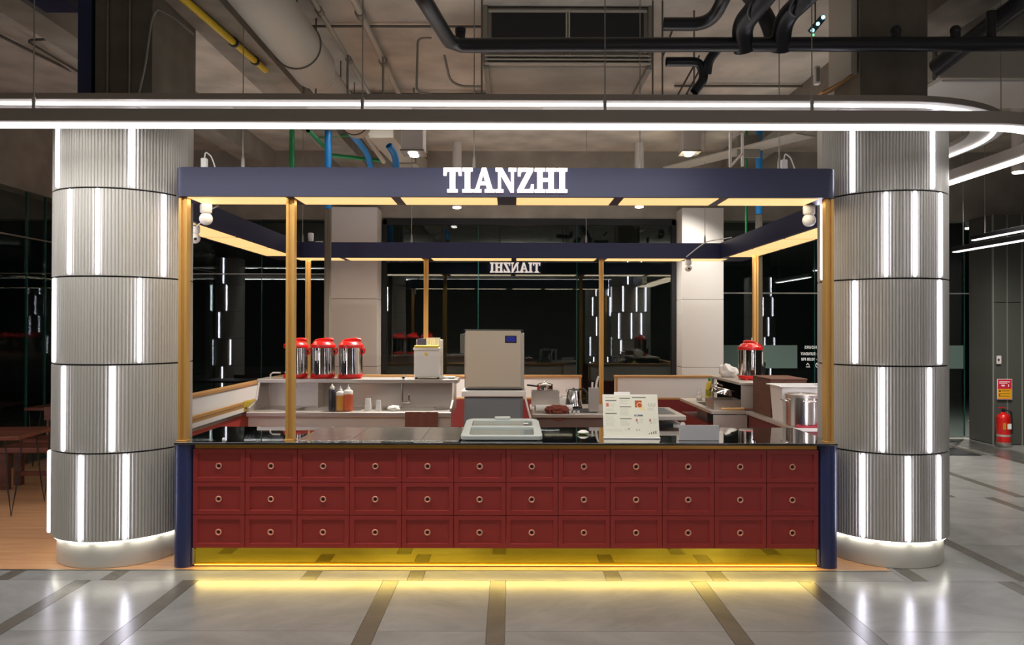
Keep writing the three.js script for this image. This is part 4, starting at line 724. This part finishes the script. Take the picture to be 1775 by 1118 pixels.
for (const [x, h, r, z0, z1, label] of [[-1.69, 4.55, 0.022, -5, -11.8, 'slim grey pipe on the ceiling right of the round duct'], [-1.33, 4.53, 0.03, -5, -11.8, 'grey ceiling pipe with fittings, left of the black bend']]) {
  const o = thing('ceiling_pipe', label, 'pipe', [x, h, 0]); part(o, 'run', cyl(r, z0 - z1, 16).rotateX(Math.PI / 2), M.duct, [0, 0, (z0 + z1) / 2]);
  for (const z of [-6.6, -7.8, -9.2]) part(o, 'coupling', cyl(r * 1.5, 0.09, 16).rotateX(Math.PI / 2), M.galv, [0, 0, z]); part(o, 'drop', cyl(0.012, 0.4, 10), M.galv, [0.03, -0.22, -7.6]);
}
pipeOf('ceiling_conduit', 'thin dark conduit crossing the ceiling from the round duct to the air unit', [[-3.0, 4.56, -6.95], [-0.25, 4.56, -6.95]], 0.012, M.rod);
pipeOf('ceiling_conduit', 'thin conduit crossing the ceiling just above the rails, left of the air unit', [[-2.2, 4.57, -9.0], [-0.3, 4.57, -9.0]], 0.014, M.rod);
pipeOf('ceiling_conduit', 'thin conduit with a bend dropping left of the air unit', [at(748, 163, 7.2), at(722, 160, 7.2), at(724, 66, 7.2), at(748, 66, 7.2)], 0.011, M.galv, 0.06);
pipeOf('ceiling_conduit', 'curved conduit under the black pipe left of the air unit', [at(770, 95, 7.3), at(780, 140, 7.4), at(800, 150, 7.4), at(833, 150, 7.4)], 0.012, M.galv, 0.1);
pipeOf('ceiling_conduit', 'thin conduit crossing the ceiling between black pipes and right column', [[1.9, 4.58, -8.7], [3.9, 4.58, -8.7]], 0.014, M.rod);
pipeOf('ceiling_conduit', 'slanting thin conduit on the ceiling at far left', [at(-20, 52, 6.8), at(140, 131, 8.6)], 0.014, M.rod);
pipeOf('ceiling_conduit', 'hairpin conduit on the ceiling at far left', [at(140, 64, 6.9), at(45, 70, 7.0), at(140, 127, 8.4)], 0.012, M.rod, 0.1);
one('column_cable', 'looped cable hanging down the concrete core of the left column', 'cable', tube([at(240, 165, 5.55), at(252, 110, 5.55), at(262, 40, 5.55), at(273, 17, 5.55), at(300, 30, 5.6), at(336, 60, 5.7)], 0.009), M.galv);
for (const [px, label] of [[184, 'thin conduit up the core of the left column, nearer its edge'], [222, 'thin conduit up the middle of the left column core']]) one('column_conduit', label, 'conduit', cyl(0.008, 1.2, 10), M.galv, [X(px, 5.58), 4.0, -5.585]);
one('riser_duct', 'dark navy riser duct beside the left column core', 'duct', rbox(0.11, 1.14, 0.3, 0.006), M.navyPost, [X(151, 5.75), 4.02, -5.85]);
for (const [px, d, label] of [[525, 6.9, 'hanger rod beside the round duct, left of two'], [546, 6.9, 'hanger rod beside the round duct, right of two'], [834, 6.5, 'hanger rod at the left end of the air unit'], [1131, 6.5, 'inner hanger rod at the right end of the air unit'], [1148, 6.5, 'outer hanger rod at the right end of the air unit'], [1203, 6.7, 'hanger rod through the black pipework']]) one('hanger_rod', label, 'rod', cyl(0.008, CEIL - Y(170, d), 8), M.rod, [X(px, d), (CEIL + Y(170, d)) / 2, -d], 'ceiling hanger rods');
// air unit
{
  const o = thing('air_unit', 'large dark ceiling air unit with two panels and slatted ledge', 'air conditioner', [0.5, 4.09, -6.62]);
  part(o, 'casing', box(1.5, 0.5, 0.9), M.galv, [0, 0.26, -0.46]); for (const s of [-1, 1]) part(o, 'dark_panel', rbox(0.655, 0.34, 0.02, 0.004), M.black, [s * 0.345 + 0.0, 0.29, 0.0]);
  for (const s of [-1, 1]) part(o, 'corner_bar', rbox(0.04, 0.52, 0.04, 0.004), M.galv, [s * 0.73, 0.26, 0.005]); for (const s of [-0.012, 0.012]) part(o, 'mullion', rbox(0.014, 0.42, 0.03, 0.003), M.duct, [s, 0.28, 0.01]); part(o, 'top_rail', rbox(1.4, 0.02, 0.03, 0.003), M.duct, [0, 0.47, 0.012]);
  for (const y of [0.0, 0.035, 0.07]) part(o, 'ledge', rbox(1.46, 0.014, 0.06 - y * 0.3, 0.003), M.duct, [0, y, 0.02]);
  part(o, 'underside', box(1.46, 0.02, 0.9), M.upper, [0, -0.012, -0.46]); for (const s of [-1, 1]) { const b = part(o, 'edge_bracket', rbox(0.05, 0.03, 0.95, 0.004), M.galv, [s * 0.72, -0.03, -0.46]); }
}
// black drain pipes
pipeOf('drain_pipe', 'long black drain pipe crossing the whole ceiling, bending up at left', [at(722, -22, 4.5), at(783, 79, 5.3), at(1000, 78, 5.34), at(1830, 76, 5.36)], 0.051, M.pvcBlack, 0.1);
{ const o = thing('pipe_stub', 'short black capped stub on the long drain pipe, near its left bend', 'pipe', at(798, 72, 5.33)); part(o, 'stub', cyl(0.034, 0.11, 20), M.pvcBlack, [0, 0.02, 0]); part(o, 'cap', cyl(0.038, 0.034, 20), M.pvcBlack, [0.0, 0.075, 0]); }
pipeOf('drain_pipe', 'black drain pipe with an elbow, upper left of the thick pipes', [at(1150, 42, 5.6), at(1232, 42, 5.55), at(1268, -30, 5.2)], 0.049, M.pvcBlack, 0.14);
pipeOf('drain_pipe', 'first of two thick black pipes slanting up, joined to the long pipe', [at(1290, 88, 5.38), at(1285, 45, 5.28), at(1345, -30, 4.9)], 0.073, M.pvcBlack, 0.12);
pipeOf('drain_pipe', 'second of two thick black pipes slanting up, joined to the long pipe', [at(1352, 88, 5.38), at(1358, 32, 5.25), at(1425, -30, 4.9)], 0.068, M.pvcBlack, 0.12);
pipeOf('drain_pipe', 'black branch pipe rising behind the two thick pipes', [at(1345, 80, 5.5), at(1330, 30, 5.58), at(1290, -20, 5.58)], 0.062, M.pvcBlack, 0.12);
pipeOf('drain_pipe', 'lower black trap pipe hanging below the long pipe at right centre', [at(1155, 107, 5.5), at(1213, 107, 5.5), at(1222, 135, 5.5), at(1203, 160, 5.5)], 0.034, M.pvcBlack, 0.08);
pipeOf('drain_pipe', 'black link between the long pipe and the lower trap', [at(1248, 80, 5.4), at(1228, 105, 5.46), at(1225, 128, 5.5)], 0.035, M.pvcBlack, 0.08);
{ const c = one('pipe_collar', 'pale joint collar on the first thick black pipe', 'collar', new THREE.TorusGeometry(0.076, 0.009, 10, 32), M.steelDark, at(1312, 14, 5.1)); c.rotation.set(0.7, 0.5, 0); const e = one('pipe_collar', 'pale joint collar on the second thick black pipe', 'collar', new THREE.TorusGeometry(0.071, 0.009, 10, 32), M.steelDark, at(1384, 8, 5.08)); e.rotation.set(0.7, 0.5, 0); }
for (const [px, py, d, tilt, label] of [[1170, 40, 6.9, 0.35, 'upper slanting strut in the pipework'], [1183, 150, 7.4, 0.5, 'lower slanting strut in the pipework, left of two'], [1197, 150, 7.4, 0.5, 'lower slanting strut in the pipework, right of two']]) { const o = one('strut', label, 'strut', cyl(0.009, 0.7, 8), M.rod, at(px, py, d)); o.rotation.z = -tilt; }
pipeOf('drain_pipe', 'dark pipe slanting up to the right behind the rail cable, upper right', [at(1622, 118, 6.3), at(1660, 88, 6.1), at(1790, -10, 5.4)], 0.072, M.pvcBlack, 0.16);
pipeOf('drain_pipe', 'black vertical pipe before the pale cassette at far right', [at(1718, 20, 5.36), at(1718, 75, 5.36)], 0.032, M.pvcBlack);
for (const [px, label] of [[1553, 'black capped stub on the long pipe above the right column'], [1656, 'black capped stub on the long pipe near the far right']]) { const o = thing('pipe_stub', label, 'pipe', at(px, 72, 5.36)); part(o, 'stub', cyl(0.033, 0.1, 20), M.pvcBlack, [0, 0.03, 0]); part(o, 'cap', new THREE.SphereGeometry(0.037, 20, 10), M.pvcBlack, [0, 0.08, 0]); }
{
  const o = thing('ceiling_cassette', 'pale boxed ceiling unit at the far right beyond the rails', 'air conditioner', [4.55, 3.92, -7.0]);
  part(o, 'casing', rbox(1.6, 0.32, 0.9, 0.01), M.duct, [0, 0.2, 0]); part(o, 'grille', rbox(1.5, 0.02, 0.8, 0.004), M.railPale, [0, 0.035, 0]); part(o, 'side_flap', rbox(0.03, 0.3, 0.85, 0.004), M.galv, [-0.83, 0.18, 0]); for (const s of [-0.6, 0.6]) part(o, 'hanger_rod', cyl(0.008, 0.35, 8), M.rod, [s, 0.52, 0.2]);
}
{
  const o = thing('junction_cover', 'pale metal sheath with a splayed foot on the right column core', 'duct', [2.585, 4.14, -5.83]);
  part(o, 'sheath', rbox(0.05, 0.92, 0.4, 0.006), M.duct, [0, 0, 0]); const k = part(o, 'splayed_foot', rbox(0.28, 0.014, 0.4, 0.003), M.goldTrim, [-0.12, -0.53, 0]); k.rotation.z = 0.5;
}
{ const o = thing('junction_box', 'small pale electrical box beside the right ceiling beam', 'box', at(1416, 131, 7.0)); part(o, 'box', rbox(0.05, 0.17, 0.06, 0.008), M.railPale); part(o, 'cover', rbox(0.036, 0.13, 0.012, 0.004), M.galv, [0, 0, 0.032]); }
{ const o = thing('junction_box', 'small pale electrical box by the left beam, under the round duct', 'box', at(443, 72, 7.0)); part(o, 'box', rbox(0.1, 0.07, 0.08, 0.006), M.duct); part(o, 'cover', rbox(0.1, 0.03, 0.1, 0.006), M.rod, [0, 0.05, 0]); }
{ const o = thing('status_box', 'small dark box with three cyan lamps among the black pipes', 'device', at(1415, 44, 5.7)); part(o, 'box', rbox(0.05, 0.13, 0.05, 0.006), M.black).rotation.z = -0.7; const m = glow(new THREE.Color(0.25, 0.75, 1), 2.4), g = glow(new THREE.Color(0.1, 1, 0.4), 1.2); for (const k of [-1, 0, 1]) part(o, 'indicator_lamp', new THREE.SphereGeometry(0.014, 16, 10), m, [k * 0.04, k * 0.05, 0.03], 'cyan indicator lamp'); part(o, 'indicator_lamp', new THREE.SphereGeometry(0.009, 12, 8), g, [-0.035, -0.085, 0.03], 'green indicator lamp'); part(o, 'stem', cyl(0.006, CEIL - o.position.y, 8), M.rod, [0, (CEIL - o.position.y) / 2, -0.02]); }
// blue and green pipes over the rear of the stall
function riser(label, x, z, sleeve) {
  const o = thing('riser_pipe', label, 'pipe', [x, 0, z]);
  part(o, 'blue_run', cyl(0.045, CEIL - 3.28, 24), M.blue, [0, (CEIL + 3.28) / 2, 0]); part(o, 'grey_sleeve', rbox(0.078, 3.28, 0.078, 0.012, 2), M.coreDark, [0, 1.64, 0], 'grey lower sleeve'); part(o, 'coupling', cyl(0.052, 0.1, 24), M.blue, [0, 3.5, 0]);
}
riser('blue riser pipe with a grey sleeve, left side in front of the white pillar', X(568, 9.6), -9.6); riser('blue riser pipe with a grey sleeve, right side beside the rear gold post', X(1318, 9.9) , -9.95);
{ const o = thing('green_pipe', 'vertical green pipe above the canopy, left of the blue riser', 'pipe', [X(505, 9.3), 0, -9.3]); part(o, 'run', cyl(0.032, CEIL - 3.1, 20), M.green, [0, (CEIL + 3.1) / 2, 0]); part(o, 'coupling', cyl(0.038, 0.06, 20), M.green, [0, 4.3, 0]); part(o, 'hook', pipe([[0, 3.1, 0], [0, 3.0, 0], [0, 2.96, 0.1]], 0.03, 0.05), M.green); }
pipeOf('blue_pipe', 'blue pipe slanting down behind the front beam, right of the left riser', [at(606, 228, 9.2), at(636, 265, 10.0), at(643, 292, 10.6)], 0.04, M.blue, 0.2);
pipeOf('blue_pipe', 'short blue bend beside the left ceiling lamp', [at(674, 252, 8.4), at(685, 268, 8.5), at(687, 296, 8.6)], 0.04, M.blue, 0.15);
pipeOf('green_pipe', 'green pipe slanting away above the left of the canopy', [at(534, 226, 8.6), at(566, 258, 10.2)], 0.024, M.green);
pipeOf('green_pipe', 'green pipe running level to the grey pipe fitting, left of the lamp', [at(574, 269, 10.2), at(664, 279, 10.6)], 0.026, M.green);
pipeOf('green_pipe', 'thin upper green pipe behind the blue riser', [at(553, 238, 9.9), at(628, 234, 9.9)], 0.014, M.green);
pipeOf('green_pipe', 'thin vertical green pipe beside the right blue riser', [[X(1306, 10.3), 2.9, -10.6], [X(1306, 10.3), 4.6, -10.6]], 0.016, M.green);
pipeOf('ceiling_pipe', 'grey pipe ending in a fitting beside the slanting blue pipe', [at(628, 226, 9.4), at(665, 280, 10.6)], 0.034, M.duct);
{ // boxed duct running away beside the left ceiling lamp
  const a = V(at(660, 222, 9.6)), b = V(at(722, 292, 11.8)), o = thing('box_duct', 'pale boxed duct slanting away above the canopy, left of the sign', 'duct', a.clone().add(b).multiplyScalar(0.5).toArray());
  part(o, 'run', rbox(0.34, 0.26, a.distanceTo(b), 0.01), M.duct); part(o, 'flange', rbox(0.38, 0.3, 0.03, 0.004), M.galv, [0, 0, 0.2]); o.lookAt(b);
}
// ceiling lamps with twin lenses
function twinLamp(label, px, py, d) {
  const p = at(px, py, d), o = thing('ceiling_lamp', label, 'ceiling light', [p[0], p[1], -d]);
  part(o, 'housing', rbox(0.26, 0.36, 0.3, 0.01), M.railPale, [0, 0.19, 0]); part(o, 'bezel', rbox(0.28, 0.02, 0.32, 0.004), M.galv, [0, 0.005, 0]);
  for (const z of [-0.07, 0.07]) part(o, 'lamp_lens', lathe([[0, -0.014], [0.05, -0.012], [0.058, 0.0], [0.058, 0.012], [0, 0.012]], 24), M.lens, [0, -0.01, z]);
  part(o, 'stem', cyl(0.012, CEIL - p[1] - 0.36, 10), M.galv, [0, (CEIL - p[1] + 0.36) / 2, 0]);
  const l = new THREE.SpotLight(new THREE.Color(1, 0.95, 0.88), LEVEL.down, 0, 0.85, 0.6, 2); l.position.set(p[0], p[1] - 0.05, -d); l.target.position.set(p[0], 0, -d); l.castShadow = true; l.shadow.radius = 3; scene.add(l, l.target);
}
twinLamp('boxed twin ceiling lamp above the canopy, left of the sign', 717, 266, 8.9); twinLamp('boxed twin ceiling lamp above the canopy, right of the sign', 1195, 266, 10.9);
for (const [px, py, label] of [[792, 360, 'small round downlight under the bulkhead left of centre'], [1108, 359, 'small round downlight under the bulkhead right of centre']]) {
  const p = at(px, py, 11.5), o = thing('downlight', label, 'ceiling light', [p[0], p[1], -11.5]); part(o, 'can', cyl(0.07, CEIL - p[1], 24), M.railPale, [0, (CEIL - p[1]) / 2 + 0.01, 0]); part(o, 'lamp_lens', cyl(0.062, 0.016, 24), M.lens, [0, 0.0, 0]);
  const l = new THREE.SpotLight(new THREE.Color(1, 0.95, 0.88), LEVEL.down * 0.3, 0, 0.9, 0.8, 2); l.position.set(p[0], p[1] - 0.04, -11.5); l.target.position.set(p[0], 0, -11.5); l.castShadow = true; l.shadow.radius = 3; scene.add(l, l.target);
}
for (const [px, py, d, label] of [[1766, 299, 9.5, 'round recessed downlight at the right edge beyond the rails'], [1680, 396, 12.6, 'round downlight inside the glass at right']]) { const p = at(px, py, d), o = thing('downlight', label, 'ceiling light', p); part(o, 'can', cyl(0.08, CEIL - p[1], 24), M.railPale, [0, (CEIL - p[1]) / 2 + 0.01, 0]); part(o, 'lamp_lens', cyl(0.07, 0.016, 24), M.lens); const l = new THREE.SpotLight(new THREE.Color(1, 0.96, 0.9), LEVEL.down * 0.6, 0, 1.2, 0.8, 2); l.position.set(p[0], p[1] - 0.04, -d); l.target.position.set(p[0], 0, -d); l.castShadow = true; scene.add(l, l.target); }
// cable ladder over the right of the stall
{
  const o = thing('cable_tray', 'pale angled metal cable tray above the canopy at right', 'cable tray', [0, 0, 0]);
  const a = V(at(1264, 255, 9.2)), b = V(at(1400, 235, 11.2));
  part(o, 'tray', rbox(0.34, 0.02, 2.4, 0.004), M.duct, [2.95, 4.1, -10.0]).rotation.set(0.02, 0.5, 0.0);
  for (const [px, d] of [[1266, 9.0], [1287, 9.4]]) part(o, 'frame_post', rbox(0.03, 0.42, 0.03, 0.003), M.railPale, [X(px, d), Y(258, d), -d]); part(o, 'frame_bar', tube([at(1264, 242, 9.0), at(1287, 228, 9.4)], 0.014, 6, false), M.railPale); part(o, 'frame_bar', tube([at(1266, 289, 9.0), at(1288, 265, 9.4)], 0.014, 6, false), M.railPale); part(o, 'panel', rbox(0.3, 0.3, 0.02, 0.004), M.galv, [X(1298, 9.7), Y(252, 9.7), -9.7]);
}

// ================================================================ WINDOW LETTERING, FIRE POINT, FURNITURE
{
  const cv = document.createElement('canvas'); cv.width = 512; cv.height = 512; const c = cv.getContext('2d'); c.clearRect(0, 0, 512, 512); c.translate(512, 0); c.scale(-1, 1);
  c.fillStyle = '#e9ecea'; c.font = 'bold 84px sans-serif'; c.textAlign = 'left'; c.fillText('N HOURS', 6, 110); c.fillText('Y - SUNDAY', 6, 240, 480); c.fillText('M - 10:00 PM', 6, 350, 440);
  c.lineWidth = 12; c.strokeStyle = '#e9ecea'; c.beginPath(); c.arc(80, 440, 44, 0, 6.3); c.moveTo(48, 472); c.lineTo(112, 408); c.stroke(); c.beginPath(); c.moveTo(250, 476); c.lineTo(340, 476); c.moveTo(262, 450); c.lineTo(300, 400); c.lineTo(330, 440); c.stroke();
  const t = new THREE.CanvasTexture(cv); t.colorSpace = THREE.SRGBColorSpace; const al = new THREE.CanvasTexture(cv);
  const d = BACK - 0.012, x0 = X(1384, d), x1 = X(1424, d), y0 = Y(638, d), y1 = Y(594, d);
  const m = std({ map: t, transparent: true, alphaTest: 0.4, roughness: 0.6, side: THREE.DoubleSide });
  one('window_lettering', 'mirrored white opening hours lettering on the glass beside the right column', 'lettering', new THREE.PlaneGeometry(x1 - x0, y1 - y0), m, [(x0 + x1) / 2, (y0 + y1) / 2, -d]);
}
{
  const cv = document.createElement('canvas'); cv.width = 256; cv.height = 352; const c = cv.getContext('2d'); c.fillStyle = '#c5203a'; c.fillRect(0, 0, 256, 352); c.fillStyle = '#f0dede'; c.fillRect(24, 36, 200, 14); c.beginPath(); c.ellipse(98, 110, 34, 16, 0, 0, 6.3); c.fill(); c.fillRect(190, 88, 16, 44); c.fillRect(24, 66, 150, 8);
  c.fillStyle = '#e0a01a'; c.fillRect(8, 170, 240, 174); c.fillStyle = '#4a3512'; for (let i = 0; i < 3; i++) c.fillRect(i ? 24 : 70, 200 + i * 48, i ? 200 : 150, 10); c.fillRect(24, 190, 30, 34); c.fillRect(24, 262, 20, 26);
  const t = new THREE.CanvasTexture(cv); t.colorSpace = THREE.SRGBColorSpace; const zf = -11.36;
  const o = thing('fire_sign', 'red and yellow fire notice on the dark metal panel at right', 'sign', [X(1743, 11.35), Y(673, 11.35), zf]); part(o, 'plate', rbox(0.225, 0.31, 0.008, 0.002), M.white); part(o, 'print', new THREE.PlaneGeometry(0.212, 0.297), std({ map: t, roughness: 0.5 }), [0, 0, 0.0046]);
  const s = thing('wall_switch', 'small pale switch plate on the dark metal panel above the fire notice', 'switch', [X(1732, 11.37), Y(622, 11.37), zf - 0.004]); part(s, 'plate', rbox(0.07, 0.125, 0.014, 0.004), M.railPale); part(s, 'rocker', rbox(0.026, 0.03, 0.01, 0.003), M.black, [-0.01, 0.0, 0.008]);
  const e = thing('fire_extinguisher', 'red fire extinguisher in a steel stand against the dark metal panel', 'extinguisher', [X(1740, 11.2), 0, -11.2]);
  part(e, 'cylinder', lathe([[0, 0.05], [0.088, 0.05], [0.092, 0.06], [0.092, 0.43], [0.08, 0.48], [0.035, 0.5], [0.03, 0.52], [0, 0.52]], 40), M.extRed); part(e, 'stand', lathe([[0, 0], [0.1, 0], [0.1, 0.075], [0.094, 0.075], [0.094, 0.008], [0, 0.008]], 40), M.steel);
  part(e, 'yellow_label', rbox(0.07, 0.1, 0.006, 0.002), std({ color: 0xb98a2c, roughness: 0.5 }), [-0.028, 0.315, 0.087], 'yellow label'); part(e, 'stripe', lathe([[0.0925, 0.16], [0.0938, 0.165], [0.0938, 0.185], [0.0925, 0.19]], 32), M.steelSoft); part(e, 'white_label', rbox(0.06, 0.08, 0.006, 0.002), M.white, [0.03, 0.315, 0.09]);
  part(e, 'valve', rbox(0.04, 0.05, 0.04, 0.008), M.black, [0, 0.545, 0]); part(e, 'handle', rbox(0.11, 0.014, 0.024, 0.004), M.extRed, [-0.02, 0.585, 0.0]); part(e, 'hose', tube([[0.02, 0.55, 0], [0.09, 0.53, 0.03], [0.115, 0.4, 0.02], [0.11, 0.2, 0.03]], 0.011), M.black);
}
{ const o = thing('door_mat', 'black door mat on the grey floor beside the right column', 'mat', [5.6, 0, -10.74]); part(o, 'mat', rbox(1.86, 0.012, 0.6, 0.004), M.mat, [0, 0.007, 0]); part(o, 'edge', rbox(1.9, 0.006, 0.64, 0.002), M.black, [0, 0.004, 0]); }
{ const o = thing('stand_post', 'pale metal post with a flared foot behind the glass at right', 'post', [X(1692, 14.2), 0, -14.2]); part(o, 'foot', lathe([[0, 0], [0.12, 0], [0.12, 0.02], [0.08, 0.05], [0.065, 0.18], [0, 0.18]], 28), M.white); part(o, 'shaft', cyl(0.06, 1.6, 20), M.whiteWall, [0, 0.97, 0]); }
// seating area at the left
function hairpinTable(label, w, d, p, turn) {
  const o = thing('dining_table', label, 'table', p, null, turn);
  part(o, 'tabletop', uvMetres(rbox(w, 0.036, d, 0.006)), M.tableWood, [0, 0.735, 0]);
  for (const a of [-1, 1]) for (const b of [-1, 1]) { const x = a * (w / 2 - 0.08), z = b * (d / 2 - 0.08); part(o, 'hairpin_leg', tube([[x - 0.07, 0.715, z], [x - 0.012, 0.012, z + b * 0.03], [x + 0.012, 0.012, z + b * 0.03], [x + 0.07, 0.715, z - b * 0.02]], 0.007, 8, false), M.black); }
}
hairpinTable('reddish wood table on black hairpin legs, nearest at the left edge', 0.9, 0.72, [-5.02, 0, -7.22], 0.12);
hairpinTable('reddish wood table on hairpin legs, farther back against the side glass', 1.2, 0.8, [-5.45, 0, -9.75], 0);
function bench(label, p, turn, w) {
  const o = thing('bench', label, 'bench', p, null, turn); part(o, 'seat', uvMetres(rbox(w, 0.06, 0.36, 0.01)), M.tableWood, [0, 0.43, 0]);
  for (const a of [-1, 1]) for (const b of [-1, 1]) part(o, 'leg', uvMetres(rbox(0.085, 0.4, 0.07, 0.006)), M.tableWood, [a * (w / 2 - 0.08), 0.2, b * 0.12]); part(o, 'stretcher', uvMetres(rbox(w - 0.24, 0.05, 0.04, 0.005)), M.tableWood, [0, 0.15, 0]);
}
bench('low wooden bench with thick legs behind the nearer left table', [-5.1, 0, -8.28], 0.05, 0.9);
function diningChair(label, p, turn) {
  const o = thing('dining_chair', label, 'chair', p, null, turn);
  part(o, 'seat', uvMetres(rbox(0.44, 0.05, 0.42, 0.014)), M.tableWood, [0, 0.44, 0]);
  const g = new THREE.CylinderGeometry(0.26, 0.26, 0.16, 24, 1, true, -0.95, 1.9); const gi = new THREE.CylinderGeometry(0.24, 0.24, 0.16, 24, 1, true, -0.95, 1.9); flip(gi); gi.computeVertexNormals(); gi.scale(1, 1, 1);
  part(o, 'backrest', merge(g, gi), M.tableWood, [0, 0.72, -0.03]);
  for (const a of [-1, 1]) for (const b of [-1, 1]) part(o, 'leg', tube([[a * 0.17, 0.43, b * 0.16], [a * 0.2, 0, b * 0.2]], 0.018, 10, false), M.tableWood); for (const a of [-1, 1]) part(o, 'back_post', tube([[a * 0.18, 0.45, 0.14], [a * 0.2, 0.66, 0.17]], 0.016, 8, false), M.tableWood);
}
diningChair('reddish wooden chair with a curved back at the left edge, before the farther table', [-5.42, 0, -8.85], 2.9);
shade(scene);
renderer.render(scene, camera);
